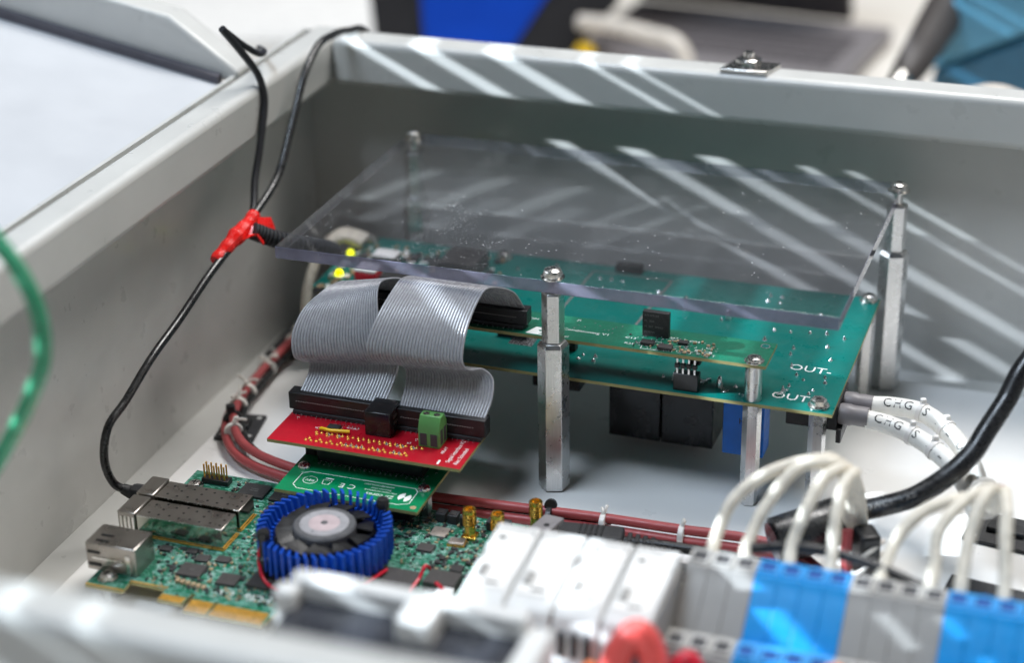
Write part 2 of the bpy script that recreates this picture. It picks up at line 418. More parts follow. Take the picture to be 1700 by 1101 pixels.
part('flange', 'paint', enc, (-205, -198.5, -347, 188, 139, 141)); part('flange', 'paint', enc, (-197, 312, 186.5, 190, 139, 141))
lit = B(); lit.prism_x([(-60, -9.9), (-60, -9.6), (185, -9.6), (185, -9.9)], -204.9, -180); 
plate = part('mounting_plate', 'white_plate', None, (-177.5, 309, -335, 158, -3, 0), bev=.6)
tag(plate, 'white lacquered mounting plate lying flat in the enclosure bottom', 'plate')

door = thing('enclosure_door', (-212, 0, 146), 'open white door leaf beside the left enclosure rim', 'door')
ta = math.tan(R(11.06))
def dz(x): return 146.0+(-212-x)*ta
b = B(); b.add([(x, y, dz(x)+t) for x in (-212, -620) for y in (-400, 103) for t in (-2, 0)], [(0, 1, 3, 2), (4, 6, 7, 5), (0, 4, 5, 1), (2, 3, 7, 6), (0, 2, 6, 4), (1, 5, 7, 3)])
b.build('panel', 'door_white', door)
pr_ = [(-205, 147), (-203, 152), (-241, 179), (-620, dz(-620)+28), (-620, dz(-620)+.3), (-212, dz(-212)+.3)]
b = B(); b.add([(x, 103.3, z) for x, z in pr_]+[(x, 121, z) for x, z in pr_], [(5, 4, 3, 2, 1, 0), (6, 7, 8, 9, 10, 11)]+[(i, (i+1) % 6, 6+(i+1) % 6, 6+i) for i in range(6)])
b.build('folded_edge', 'paint', door, bev=2.5, seg=3)
b = B(); b.add([(x, y, dz(x)+t) for x in (-213, -620) for y in (98.5, 103.1) for t in (.2, 4.5)], [(0, 1, 3, 2), (4, 6, 7, 5), (0, 4, 5, 1), (2, 3, 7, 6), (0, 2, 6, 4), (1, 5, 7, 3)])
b.build('gasket', 'gasket', door)

# ------------------------------------------------------------------ acrylic cover and its posts
XL, XR, YF, YB, ZT = -134.9, 129.4, -4.3, 160.5, 107.6
cov = thing('acrylic_cover', (0, 80, ZT-6.2), 'dusty clear acrylic sheet raised on metal posts', 'acrylic sheet')
b = B()
fl = [(XL, YF), (XR, YF), (XR+1.2, YB-5), (XR-1, YB-1.5), (XR-5, YB), (XL+1, YB)]
n = len(fl); b.prism(fl, ZT-6.2, ZT)
b.mi = [0, 0, 1, 1, 2, 2, 2, 2]
b.build('sheet', ['acrylic', 'acrylic_edge', 'acrylic_far_edge'], cov, bev=.45)
posts = (('front', (0, 0)), ('right', (130.2, 149.5)), ('left', (-127.3, 150.5)))
plabels = ('tall hexagonal aluminium post standing alone before the teal board',
           'tall hexagonal aluminium post at the right rear corner of the acrylic sheet',
           'hexagonal aluminium post seen through the far left corner of the acrylic sheet')
for (nm, (x, y)), lb in zip(posts, plabels):
    t = thing('hexagonal_post', (x, y, 0), lb, 'post', 'posts carrying the acrylic sheet')
    ph = R(18)
    b = B(); b.lathe((x, y, 0), [(6.3, .05), (7.3, 1.0), (7.3, 74.2), (6.1, 76.2)], 6, ph); b.build('lower_spacer', 'alu', t, angle=20, bev=.15)
    b = B(); b.lathe((x, y, 0), [(4.6, 76.2), (5.2, 76.9), (5.2, ZT-7.6), (4.6, ZT-6.8)], 6, ph); b.build('upper_spacer', 'alu', t, angle=20, bev=.12)
    b = B(); b.cyl((x, y, ZT-6.7), 2.2, 6.9, 16); b.build('threaded_rod', 'steel', t)
    screw((x, y, ZT+.1), 4.4, t, h=4.2)

# ------------------------------------------------------------------ network card (the board with fan, cages, gold fingers)
ZB = 10.0
nc = thing('network_card', (-70, -103, ZB-1.6), 'dense green circuit board with blue fan heatsink, metal cages and gold edge fingers', 'circuit board')
ol = [(-159, -155), (-141, -155), (-141.5, -147.5), (-124, -148), (-124, -156), (-112.5, -156), (-112, -148), (-110, -148), (-110, -160), (-99.3, -160), (-99.3, -150), (-98.3, -150), (-98.3, -160), (-74, -160), (-72, -149), (22, -149), (22, -53), (-159, -53)]
b = B(); b.prism(ol, ZB-1.6, ZB); nn_ = len(ol); b.mi = [1, 0]+[1]*nn_
b.build('board', ['pcb_net', 'fr4'], nc)
for x0, x1 in ((-123.8, -112.7), (-109.8, -99.5), (-98.1, -74.2)):
    part('gold_finger_strip', 'gold_pad', nc, (x0, x1, -159.9 if x0 > -115 else -155.9, -151.5, ZB, ZB+.12))
b = B()
for p in ((-141.7, -147.6, 18, .9), (-159, -155, 18, .9)): b.bx(p[0], p[0]+p[2], p[1]+.1, p[1]+1.1, ZB, ZB+.08)
b.build('gold_border', 'gold_pad', nc)
def standoff(p, h, r, parent, name='standoff', n=6, m='alu'):
    b = B(); b.lathe(p, [(r*.93, .05), (r, .5), (r, h-.4), (r*.93, h-.02)], n, .25); return b.build(name, m, parent, angle=22)
for p in ((-152, -148), (-152.5, -60), (16, -146), (16, -58)):
    standoff((p[0], p[1], 0), ZB-1.6, 3.0, nc)
screw((-152, -148, ZB), 3.4, nc, 2.4); screw((-153.0, -66.5, ZB), 3.2, nc, 2.0)
# cages
def sfp(y0, y1):
    x0, x1, z0, z1 = -166, -115, ZB+.1, ZB+10.2
    bd = B(); bd.bx(x0+9, x1, y0, y1, z0, z1); o = bd.build('optical_cage', ['cage_side', 'cage'], nc, bev=.35)
    for p in o.data.polygons:
        if p.normal.z > .9: p.material_index = 1
    part('cage_mouth', 'cage', o, (x0, x0+8.8, y0-.5, y1+.5, z0+.2, z1+1.0), bev=.5)
    part('port_opening', 'black', o, (x0-.3, x0+.4, y0+1.5, y1-1.5, z0+1.2, z1-.8))
    b = B()
    for i in range(8):
        for j in range(2 + (i % 2)):
            b.cyl((x0+13.5+i*5.0, y0+3.4+j*(4.6 if i % 2 else 7.0)+(0 if i % 2 else .6), z1-.02), .62, .08, 10)
    b.build('vent_holes', 'black', o)
    part('folded_seam', 'steel', o, (x0+9.5, x1-3, y0-.28, y0+.25, z1-.3, z1+.25))
    b = B()
    for i in range(4): b.bx(x0+1.2+i*2.0, x0+2.2+i*2.0, y0-.75, y0-.45, z0+1, z1-1)
    b.build('spring_fingers', 'steel', o)
    part('solder_leg_row', 'gold_pad', o, (x0+10, x1+.6, y0-.9, y0-.3, ZB+.1, ZB+.5)); part('solder_leg_row', 'gold_pad', o, (x1+.2, x1+.9, y0-.2, y1, ZB+.1, ZB+.5))
    return o
sfp(-113, -98.6); sfp(-96.0, -81.5)
b = B(); b.bx(-164, -140, -144, -128, ZB+.1, ZB+13.5); rj = b.build('network_jack', 'cage', nc, bev=.5)
part('port_opening', 'black', rj, (-164.3, -163.7, -142, -130, ZB+2, ZB+9.5)); part('shield_tab', 'steel', rj, (-161, -146, -144.4, -144.1, ZB+6, ZB+7))
part('shield_tab', 'steel', rj, (-144.5, -142.6, -144.6, -144.1, ZB+.1, ZB+10)); b = B()
for y in (-141, -136.5): b.bx(-160, -154, y-.6, y+.6, ZB+13.45, ZB+13.8)
b.build('spring_slots', 'black', rj); part('side_slot', 'black', rj, (-163, -157, -144.35, -144.05, ZB+2.4, ZB+4.0)); part('side_slot', 'black', rj, (-163, -157, -144.35, -144.05, ZB+8.6, ZB+9.8))
# pin header
b = B(); b.bx(-151.5, -138, -63, -58, ZB, ZB+2.6); hd = b.build('pin_header', 'black', nc, bev=.2)
pin = None
for i in range(5):
    for j in range(2):
        if pin is None:
            b = B(); b.box((-150.2, -61.8, ZB+6), (.7, .7, 7.2)); pin = b.build('pin', 'gold_pad', hd, bev=.15); pin['label'] = 'brass header pin'
        else: rep(pin, (i*2.55, j*2.5, 0))
# chips
def chip(x, y, sx, sy, h, parent, z, rz=0., m='chip', txt=None, legs=False, name='chip', ts=None):
    b = B(); b.box((x, y, z+h/2+.1), (sx, sy, h), rz); o = b.build(name, m, parent, bev=.12)
    if legs:
        q = Matrix.Rotation(rz, 3, 'Z'); b = B(); k = int(sy/1.27) if legs == 'x' else int(sx/1.27)
        for i in range(k):
            for s_ in (-1, 1):
                l = (s_*(sx/2+.4), (i-(k-1)/2)*1.2) if legs == 'x' else ((i-(k-1)/2)*1.2, s_*(sy/2+.4))
                d = q@Vector((l[0], l[1], 0)); b.box((x+d.x, y+d.y, z+.35), (.9, .45, .3) if legs == 'x' else (.45, .9, .3), rz)
        b.build('lead_row', 'tin', o)
    if txt:
        for i, t_ in enumerate(txt): text(t_, (x, y+(len(txt)/2-.5-i)*(ts or 1.3)*1.25, z+h+.14), ts or 1.3, 'silk_dim', o, rz)
    return o
chip(-124, -63.5, 13, 11, 1.3, nc, ZB, 0, txt=['K4A8G', '085WB']); chip(-108, -63.5, 13, 11, 1.3, nc, ZB, 0, txt=['K4A8G', '085WB']); chip(-106, -77, 12, 10, 1.3, nc, ZB)
for i in range(9):
    pass
chip(-120, -132.5, 11, 9.5, 1.1, nc, ZB, .05, m='chip_brown', txt=['M25']); chip(-101.5, -134.5, 9, 8.5, 1.2, nc, ZB, .05, m='chip_brown')
chip(-139, -120, 5, 4, 1, nc, ZB, .1, legs='x'); chip(-127, -118.5, 5, 4, 1, nc, ZB, .1, legs='y'); chip(-120, -122.5, 6, 5, 1, nc, ZB, .1, m='chip_brown', legs='x'); chip(-111, -120.5, 6, 4.6, 1, nc, ZB, .1, m='chip_brown', legs='x')
chip(-86, -131, 13, 11, 1.6, nc, ZB, 0, m='chip_brown'); chip(-73, -139, 8, 7, 1.5, nc, ZB, 0, m='chip_brown')
chip(-33, -115, 18, 15, 3.2, nc, ZB, 0, m='chip_brown', name='power_module'); chip(-13.5, -110, 14, 11, 4.2, nc, ZB, 0, m='chip_brown', name='power_module')
chip(-31, -85, 7, 6, 1.1, nc, ZB, 0, m='chip_brown', legs='x'); chip(-12, -97, 5.4, 5, 1.4, nc, ZB, 0); chip(-2, -79, 4, 3.4, 1, nc, ZB, 0, m='chip_brown', legs='y')
chip(-30, -70.5, 7.5, 7.5, .7, nc, ZB, 0, m='crystal', name='chip_socket'); chip(4, -92, 5, 5, 1.2, nc, ZB); chip(-21, -91, 2.4, 2.2, 1.2, nc, ZB); chip(-22, -94.5, 2.4, 2.2, 1.2, nc, ZB); chip(-23, -98, 2.4, 2.2, 1.2, nc, ZB)
chip(-7, -87, 2.4, 2.2, 1.2, nc, ZB); chip(-9, -91, 2.4, 2.2, 1.2, nc, ZB)
b = B(); b.box((-19.5, -77, ZB+1.3), (7, 5, 1.2), .1); cx_ = b.build('crystal_oscillator', 'crystal', nc, bev=.3)
b = B(); b.box((-19.5, -77, ZB+.5), (7.6, 5.6, .8), .1); b.build('oscillator_base', 'gold_pad', cx_)
for i, (x, y) in enumerate(((-33, -60), (-27.3, -60), (-21.5, -60), (-9.0, -60), (-3.0, -60))):
    b = B(); b.bx(x-2.3, x+2.3, y-2.6, y+2.6, ZB, ZB+4.6); o = b.build('inductor', 'black_matt', nc, bev=.4)
    part('inductor_cap', 'chip_brown', o, (x-1.3, x+1.3, y-1.5, y+1.5, ZB+4.6, ZB+4.75))
# small parts and silkscreen, too many to pick apart
busy = [(-68, -107.5, 33), (-140, -105, 0)]
def free(x, y):
    if (x+68)**2+(y+107.5)**2 < 31**2: return False
    if x < -112 and -116 < y < -79: return False
    if x < -137 and -147 < y < -125: return False
    if x < -136 and y > -68: return False
    if -116 < x < -100 and y > -70: return False
    if x < -110 and y < -146.5: return False
    if -130 < x < -102 and y > -70: return False
    if -43 < x < -5 and -124 < y < -103: return False
    return True
def scatter(n, sizes, m, name, z, area_, parent, hz=(.3, .8), fr=free):
    b = B(); k = 0; g = 0
    while k < n and g < n*20:
        g += 1; x = rnd.uniform(area_[0], area_[1]); y = rnd.uniform(area_[2], area_[3])
        if fr and not fr(x, y): continue
        sx, sy = rnd.choice(sizes); 
        if rnd.random() < .5: sx, sy = sy, sx
        h = rnd.uniform(*hz); b.box((round(x*2)/2, round(y*2)/2, z+h/2+.02), (sx, sy, h)); k += 1
    return tag(b.build(name, m, parent), kind='stuff')
AR = (-158, 18, -147, -55)
scatter(520, [(1.0, .5), (1.6, .8), (.6, .3)], 'cap_tan', 'small_capacitors', ZB, AR, nc)
scatter(620, [(1.0, .5), (1.6, .8), (1.2, 1.2), (2.2, 1.6)], 'res_dark', 'small_resistors', ZB, AR, nc, (.3, .9))
scatter(1500, [(.35, .5), (.4, .9), (.3, .3)], 'tin', 'solder_joints', ZB, AR, nc, (.1, .4))
scatter(1500, [(1.6, .16), (.9, .16), (.5, .16), (2.6, .14)], 'silk', 'silkscreen_marks', ZB, AR, nc, (.03, .05))
text('PCIe', (-84, -142.5, ZB+.05), 6.5, 'silk', nc, math.pi); text('A10', (-99, -143, ZB+.06), 5, 'silk', nc)
b = B()
for i in range(6): b.box((-122+i*2.6, -141.3-.3*i, ZB+.6), (1.5, 2.6, 1.1), .05)
tag(b.build('capacitor_row', 'cap_tan', nc), kind='stuff')
# heatsink with fan
FX, FY = -68.0, -107.5
hs = B(); hs.cyl((FX, FY, 12.4), 27.5, 3.0, 64); sink = hs.build('heatsink', 'fan', nc)
b = B(); b.bx(FX-16, FX+16, FY-16, FY+16, ZB+.1, 12.3); b.build('processor_package', 'chip_brown', nc)
NF = 46; fin0 = None
for i in range(NF):
    a = 2*math.pi*i/NF
    if fin0 is None:
        b = B(); rings = []
        for k in range(6):
            t = k/5; r = 22.4+t*6.6; aa = .10*t*t
            d = Vector((math.cos(aa), math.sin(aa), 0)); nrm = Vector((-math.sin(aa+.35*t), math.cos(aa+.35*t), 0))
            th = 1.15
            zt = 29.6 if t > .3 else 25.0
            rings.append([d*r+nrm*th/2+Vector((0, 0, 15.4)), d*r-nrm*th/2+Vector((0, 0, 15.4)), d*r-nrm*th/2+Vector((0, 0, zt)), d*r+nrm*th/2+Vector((0, 0, zt))])
        b.loft(rings); b.v = [v+Vector((FX, FY, 0)) for v in b.v]
        fin0 = b.build('fin', 'fin', sink, origin=(FX, FY, 15.4))
    else:
        c = fin0.copy(); col.objects.link(c); place(c, WO[fin0], sink); c.rotation_euler = (0, 0, a)
b = B(); b.lathe((FX, FY, 0), [(22.2, 15.5), (22.2, 21.5), (21.4, 21.5), (21.4, 15.6)], 48); b.build('fan_well', 'fan', sink)
fanp = B(); fanp.lathe((FX, FY, 0), [(13.6, 16), (13.6, 28.6), (12.9, 29.4), (11.6, 29.5)], 48); fan = fanp.build('fan_rotor', 'hub_ring', sink)
bl0 = None
for i in range(11):
    if bl0 is None:
        b = B(); rings = []
        for k in range(6):
            t = k/5; r = 13.2+t*8.0; a0, a1 = -.32-.12*t, .34+.06*t
            rings.append([Vector((r*math.cos(a0), r*math.sin(a0), 27.6)), Vector((r*math.cos((a0+a1)/2), r*math.sin((a0+a1)/2), 26.6)), Vector((r*math.cos(a1), r*math.sin(a1), 23.4)),
                          Vector((r*math.cos(a1), r*math.sin(a1), 22.8)), Vector((r*math.cos((a0+a1)/2), r*math.sin((a0+a1)/2), 26.0)), Vector((r*math.cos(a0), r*math.sin(a0), 27.0))])
        b.loft(rings); b.v = [v+Vector((FX, FY, 0)) for v in b.v]; bl0 = b.build('blade', 'fan', fan, origin=(FX, FY, 23))
    else:
        c = bl0.copy(); col.objects.link(c); place(c, WO[bl0], fan); c.rotation_euler = (0, 0, 2*math.pi*i/11)
b = B(); b.cyl((FX, FY, 29.5), 10.6, .12, 40); b.build('hub_label', 'hub', fan)
b = B(); b.lathe((FX, FY, 29.63), [(6.8, 0), (6.8, .03)], 32); b.build('hub_print', 'hub_pink', fan)
b = B(); b.lathe((FX, FY, 29.67), [(1.5, 0), (1.5, .08)], 20); b.build('hub_print', 'hub_ring', fan)
for (x, y) in ((-87, -127.5), (-49, -88)):
    b = B(); b.lathe((x, y, 0), [(3.2, ZB+.1), (3.2, 21), (2.2, 21.5), (2.2, 29.5), (2.9, 30), (2.9, 33), (2.3, 34)], 16); b.build('push_pin', 'black', nc)
b = B(); b.tube([(-87.5, -124, 29), (-89.5, -128, 22), (-85, -134, 14), (-74, -139, 13), (-60, -138.5, 13.5), (-47, -131, 14.5), (-41, -122, 15), (-38, -112, 14.5)], .75, 8)
b.build('fan_lead', 'wire_red', nc)
b = B(); b.tube([(-21.5, -104, 13), (-22, -108, 17), (-23, -113, 13.5), (-24, -122, 12.5)], .8, 8); b.build('fan_lead', 'wire_red', nc)
b = B(); b.tube([(-14, -116, 15), (-12, -119, 16.5), (-8, -120, 14)], .8, 8); b.build('fan_lead', 'wire_red', nc)
part('fan_plug', 'din_white', nc, (-12, -5, -124, -118, ZB+.1, ZB+5.5), bev=.3)
# coaxial connectors
for (x, y) in ((-16, -70), (-3, -70), (9.5, -54.8)):
    b = B(); b.bx(x-3.2, x+3.2, y-3.2, y+3.2, ZB+.1, ZB+1.6); o = b.build('coaxial_connector', 'gold', nc, bev=.2)
    prof = [(2.5, ZB+1.6), (2.5, ZB+7)]
    for k in range(9): prof += [(3.05, ZB+7+k*.62), (2.75, ZB+7.31+k*.62)]
    prof += [(3.05, ZB+12.8), (3.05, ZB+14.2), (2.7, ZB+14.6), (2.0, ZB+14.6), (2.0, ZB+13.2)]
    b = B(); b.lathe((x, y, 0), prof, 24); b.build('threaded_barrel', 'gold', o, angle=25)
    b = B(); b.cyl((x, y, ZB+13.1), .6, 1.2, 10); b.build('centre_pin', 'gold', o)
b = B(); b.prism([(11, -75), (20.5, -73.5), (24, -59), (15, -58)], 19, 21); br = b.build('bracket', 'laptop', nc, bev=.4)
b = B(); b.cyl((18.5, -67, 20.98), 1.3, .1, 16); b.build('bracket_hole', 'black', br)
b = B(); b.bx(19.5, 21.5, -72, -60, ZB, 19); b.build('bracket_leg', 'laptop', br)

# ------------------------------------------------------------------ black plug and lead behind the white modules
pw = thing('power_plug', (60, -50, 1), 'flat black cable connector lying behind the white modules', 'connector')
b = B(); b.box((34, -54, 10), (30, 11, 8), .13); pb = b.build('plug_body', 'black_matt', pw, bev=1.2)
for i in range(5):
    b = B(); b.box((30+i*2.4, -54.6+i*.32, 14.1), (1.0, 8, .6), .13); b.build('grip_rib', 'black', pb)
for i in range(4):
    b = B(); b.box((51.5+i*3.4, -51.7+i*.45, 9.5), (2.0, 7-i*.5, 6-i*.6), .13); b.build('strain_relief_ring', 'black_matt', pb, bev=.4)
b = B(); b.tube([(49, -52, 9.5), (66, -50, 9.5), (90, -49, 9), (120, -50, 8), (150, -54, 8)], 2.4, 12); b.build('lead', 'cable_black', pw)
part('black_strip', 'black_matt', pw, (16, 130, -62, -58.5, .1, 8), bev=.4)

# ------------------------------------------------------------------ plug-in card (green) and its stacking connectors
gd = thing('plug_in_card', (-73, -40, 20.4), 'bright green plug-in card with printed white logos under the red board', 'circuit board')
GX0, GX1, GY0, GY1, GZ = -107.4, -38.4, -75.8, 8.0, 22.0
b = B(); b.bx(GX0, GX1, GY0, GY1, GZ-1.6, GZ); o = b.build('board', ['fr4', 'pcb_card'], gd)
for p in o.data.polygons:
    if abs(p.normal.z) > .9: p.material_index = 1
part('stacking_connector', 'black', gd, (-96, -46, -66, -55, ZB+.1, GZ-1.7), bev=.3)
b = B()
for i in range(36): b.bx(-95+i*1.35, -94.5+i*1.35, -67.2, -66.2, ZB+.1, ZB+.6)
tag(b.build('solder_row', 'tin', gd), kind='stuff')
part('header_socket', 'black', gd, (-99, -47, -47, -27, GZ+.05, GZ+12.3), bev=.3)
part('latch_post', 'black', gd, (-107, -101.5, -43, -34, GZ+.05, GZ+7.5), bev=.3); part('latch_post', 'black', gd, (-101.4, -99.1, -43, -36, GZ+.05, GZ+5), bev=.3)
b = B()
for i in range(20):
    x = -97.2+i*2.54; b.bx(x-.3, x+.3, -49.8, -47.1, GZ+.05, GZ+.5); b.box((x, -49.6, GZ+.5), (.7, .5, .9))
for i in range(6): b.box((-44.5+rnd.uniform(-2, 3), -52+i*3.3, GZ+.4), (1.2, .6, .7))
tag(b.build('solder_row', 'tin', gd), kind='stuff')
screw((-102.5, -54, GZ), 3.0, gd, 2.0, washer=False); screw((-42.6, -56.5, GZ), 3.0, gd, 2.0, washer=False)
for (x, y) in ((-102.5, -54), (-41.6, -57.5)): standoff((x, y, ZB), GZ-1.65-ZB, 2.7, gd)
def outline(pts, wd, z, parent, m='silk', name='silkscreen_outline'):
    b = B()
    for a, c in zip(pts, pts[1:]+pts[:1]):
        a = Vector((*a, z)); c = Vector((*c, z)); d = (c-a).normalized(); nn2 = Vector((-d.y, d.x, 0))*wd/2
        b.add([a-nn2, c-nn2, c+nn2, a+nn2], [(0, 1, 2, 3)])
    return b.build(name, m, parent)
z = GZ+.04
outline([(-98, -72.3), (-49, -72.3), (-44.5, -70), (-44.5, -59.5), (-46.5, -57), (-98, -57), (-101, -59.5), (-101, -69.5)], .35, z, gd)
text('94V', (-95, -64, z), 2.8, 'silk', gd, math.pi); 
b = B()
for r0, r1 in ((3.3, 3.05),):
    for k in range(32):
        a, c = 2*math.pi*k/32, 2*math.pi*(k+1)/32
        b.add([(-95+r1*math.cos(a)*1.05, -64+r1*math.sin(a), z), (-95+r0*math.cos(a)*1.05, -64+r0*math.sin(a), z), (-95+r0*math.cos(c)*1.05, -64+r0*math.sin(c), z), (-95+r1*math.cos(c)*1.05, -64+r1*math.sin(c), z)], [(0, 1, 2, 3)])
b.build('silkscreen_circle', 'silk', gd)
text('C E', (-76.6, -64, z), 5.4, 'silk', gd, math.pi)
outline([(-88.6, -65.5), (-85.6, -65.5), (-85, -62), (-89.2, -62)], .3, z, gd); outline([(-89.4, -66.2), (-84.8, -61.2)], .3, z, gd); part('silkscreen_bar', 'silk', gd, (-88.8, -84.8, -60.8, -60.0, GZ, GZ+.05))
text('ZIPcores', (-59.8, -67.3, z), 3.7, 'silk', gd, math.pi, sx=1.0); text('FMC-HSMC INTERFACE', (-60.5, -64, z), 1.5, 'silk', gd, math.pi); text('Expansion Card', (-61, -62, z), 1.5, 'silk', gd, math.pi)
text('www.zipcores.com', (-63, -59.6, z), 1.9, 'silk', gd, math.pi)
b = B()
for k in range(14):                                        # round logo with a diagonal cut
    a, c = 2*math.pi*k/14, 2*math.pi*(k+1)/14
    if k in (2, 3, 9, 10): continue
    b.add([(-48.4, -65.5, z), (-48.4+3.1*math.cos(a), -65.5+3.6*math.sin(a), z), (-48.4+3.1*math.cos(c), -65.5+3.6*math.sin(c), z)], [(0, 1, 2)])
b.build('printed_emblem', 'silk', gd)
outline([(-47.2, -54.6), (-47.2, -28)], .25, z, gd)
b = B(); b.cyl((-41.5, -72.6, GZ), 1.4, .06, 18); b.build('fiducial', 'cap_tan', gd); b = B(); b.cyl((-41.5, -72.6, GZ+.06), .6, .06, 14); b.build('fiducial', 'fr4', gd)

# ------------------------------------------------------------------ red interface board
rb = thing('red_interface_board', (-72, -38, 34.4), 'red circuit board on top of the green card, carrying both grey ribbons', 'circuit board')
RZ = 36.0; RX0, RX1, RY0, RY1 = -118.7, -24.8, -57.5, -18.0
b = B(); b.bx(RX0, RX1, RY0, RY1, RZ-1.6, RZ); o = b.build('board', ['fr4', 'pcb_red'], rb)
for p in o.data.polygons:
    if abs(p.normal.z) > .9: p.material_index = 1
def idc(x0, x1, y0, y1, z0, h, parent):
    b = B(); b.bx(x0+2, x1-2, y0-.6, y1+.6, z0+.05, z0+2.2); o = b.build('ribbon_header', 'black_matt', parent, bev=.2)
    part('ribbon_socket', 'black', o, (x0, x1, y0, y1, z0+2.3, z0+h), bev=.35)
    zz = z0+h
    b = B(); k = int((x1-x0-8)/1.2)
    for i in range(k): b.box((x0+4+i*1.2, y0-.06, z0+h*.62), (.75, .12, .28), 0, 0, .5 if i % 2 else -.5)
    tag(b.build('moulded_ridge', 'din_grey', o), kind='stuff')
    b = B()
    for i in range(int((x1-x0-6)/2.54)): b.box((x0+4+i*2.54, y0-1.3, z0+.4), (.6, 1.0, .7))
    tag(b.build('solder_row', 'tin', o), kind='stuff')
    return o
idc(-119.5, -70.6, -31.5, -24.5, RZ, 11.0, rb); idc(-67.0, -22.2, -31.5, -24.5, RZ, 11.0, rb)
b = B(); b.box((-71, -33.5, RZ+6.2), (12.5, 14.5, 12.2)); rl = b.build('relay', 'relay', rb, bev=.4)
mx = Matrix(((0, 0, 1), (1, 0, 0), (0, 1, 0)))
for i, t_ in enumerate(('G5V-2', '5VDC')): text(t_, (-64.7, -33.5, RZ+8.5-i*3), 2.3, 'silk_dim', rl, mx=mx)
b = B(); b.prism_x([(-47, 0), (-37, 0), (-37, 10.5), (-39.5, 14.8), (-44, 14.8), (-45.6, 12.2), (-47, 9.0)], -50, -39.8)
b.v = [v+Vector((0, 3.5, RZ+.05)) for v in b.v]; tb = b.build('screw_terminal', 'term_green', rb, bev=.35)
tb.rotation_euler = (0, 0, 0)
for i in range(2):
    x = -47.4+i*5.0; o = part('wire_opening', 'din_hole', tb, (x-1.6, x+1.6, -43.7, -43.4, RZ+1.2, RZ+7.2)); b = B(); b.cyl((x, -38.6, RZ+14.8), 1.5, .12, 16); b.build('clamp_screw', 'steel', tb)
    part('side_recess', 'din_hole', tb, (-39.85, -39.7, -41.8+i*4.2, -39.0+i*4.2, RZ+1.4, RZ+8.6))
chip(-93, -40, 6, 4.2, 1.4, rb, RZ, 0, legs='y')
b = B(); b.tube([(-98.5, -43.0, RZ+.8), (-97.5, -43.4, RZ+1.4), (-93, -44.2, RZ+1.5), (-87, -43.2, RZ+1.5), (-84.2, -42.4, RZ+1.2)], .85, 10); b.build('jumper_wire', 'yellow', rb)
b = B()
for row, (y, n_, x0) in enumerate(((-45.2, 21, -99.5), (-47.0, 20, -98.6), (-53.2, 20, -101.3), (-51.4, 20, -100.2))):
    for i in range(n_):
        if row % 2 and i % 2: continue
        x = x0+i*2.6
        b.lathe((x, y, RZ), [(.8, .02), (.7, .25), (.3, .5), (.18, 1.1), (.08, 1.2)], 8)
tag(b.build('solder_pins', 'gold_pad', rb), kind='stuff')
b = B()
for row, (y, x0) in enumerate(((-46, -98.2), (-52.3, -100))):
    for i in range(20):
        if rnd.random() < .35: b.lathe((x0+i*2.6, y, RZ), [(.9, .02), (.8, .4), (.3, .8), (.1, 1.3)], 8)
tag(b.build('solder_blobs', 'tin', rb), kind='stuff')
z = RZ+.04
text('Signal Interface V2', (-32.2, -43.0, z), 3.0, 'silk', rb, R(89), sx=.92); text('Alec Schnabel', (-28.2, -46.6, z), 3.0, 'silk', rb, R(89), sx=.92)
part('silkscreen_bar', 'silk', rb, (-36.6, -35.6, -56, -52.4, RZ, RZ+.04))
for s_, p in (('J1', (-113.5, -34.5)), ('C1', (-94.5, -36)), ('Q1', (-101, -41)), ('R3', (-55, -42)), ('K1', (-50.5, -46)), ('J3', (-53, -37.8))): text(s_, (*p, z), 1.9, 'silk', rb, R(30))
text('RELAY', (-37.4, -43.5, z), 2.2, 'silk', rb, R(89))
outline([(-97, -37.4), (-90, -37.4), (-90, -42.6), (-97, -42.6)], .25, z, rb)
b = B()
for i in range(7): b.box((-92+i*1.6, -35.5-.1*i, RZ+.3), (.8, .5, .5))
tag(b.build('small_resistors', 'tin', rb), kind='stuff')
text('R1R2R3', (-85, -37.2, z), 1.8, 'silk', rb)

# ------------------------------------------------------------------ grey ribbons
def ribbon(name, left, right, label, nw=30, ns=9):
    Lp = spline(left, ns); Rp = spline(right, ns); n = len(Lp); rows_t = []; rows_b = []
    for i in range(n):
        a, c = Lp[i], Rp[i]
        a2, c2 = Lp[min(n-1, i+1)], Rp[min(n-1, i+1)]; a1, c1 = Lp[max(0, i-1)], Rp[max(0, i-1)]
        T = ((a2+c2)-(a1+c1)).normalized(); W = (c-a).normalized(); Nn = W.cross(T).normalized()
        rt_, rb_ = [], []
        for k in range(nw*6+1):
            u = k/(nw*6); ph = (k % 6)/6
            h = .07+.52*math.sqrt(abs(math.sin(math.pi*ph)))
            p = a.lerp(c, u)
            rt_.append(p+Nn*h); rb_.append(p-Nn*h)
        rows_t.append(rt_+rb_[::-1])
    b = B(); b.loft(rows_t, cap=True)
    o = b.build(name, 'ribbon', None, angle=60)
    tag(o, label, 'ribbon cable', 'grey ribbon cables'); return o
ribbon('ribbon_cable',
    [(-115, -28, 46.5), (-114, -21, 52), (-114.5, -18, 56.5), (-117, -22, 59.5), (-118.5, -26, 64), (-119, -24, 74), (-116.5, -16.5, 83), (-112, -7, 87.5), (-109, 2, 88.5), (-107, 10, 87), (-107, 16.5, 82)],
    [(-72, -28, 46.5), (-71, -19, 53), (-71, -13, 58.5), (-72, -14, 61.5), (-73, -19, 65), (-75.5, -20, 74), (-79, -15, 86), (-81.5, -8, 94.5), (-81, -1, 96), (-75, 8, 93), (-65, 16.5, 82)],
    'left grey ribbon cable, nearer the side wall and overlapped by the right one')
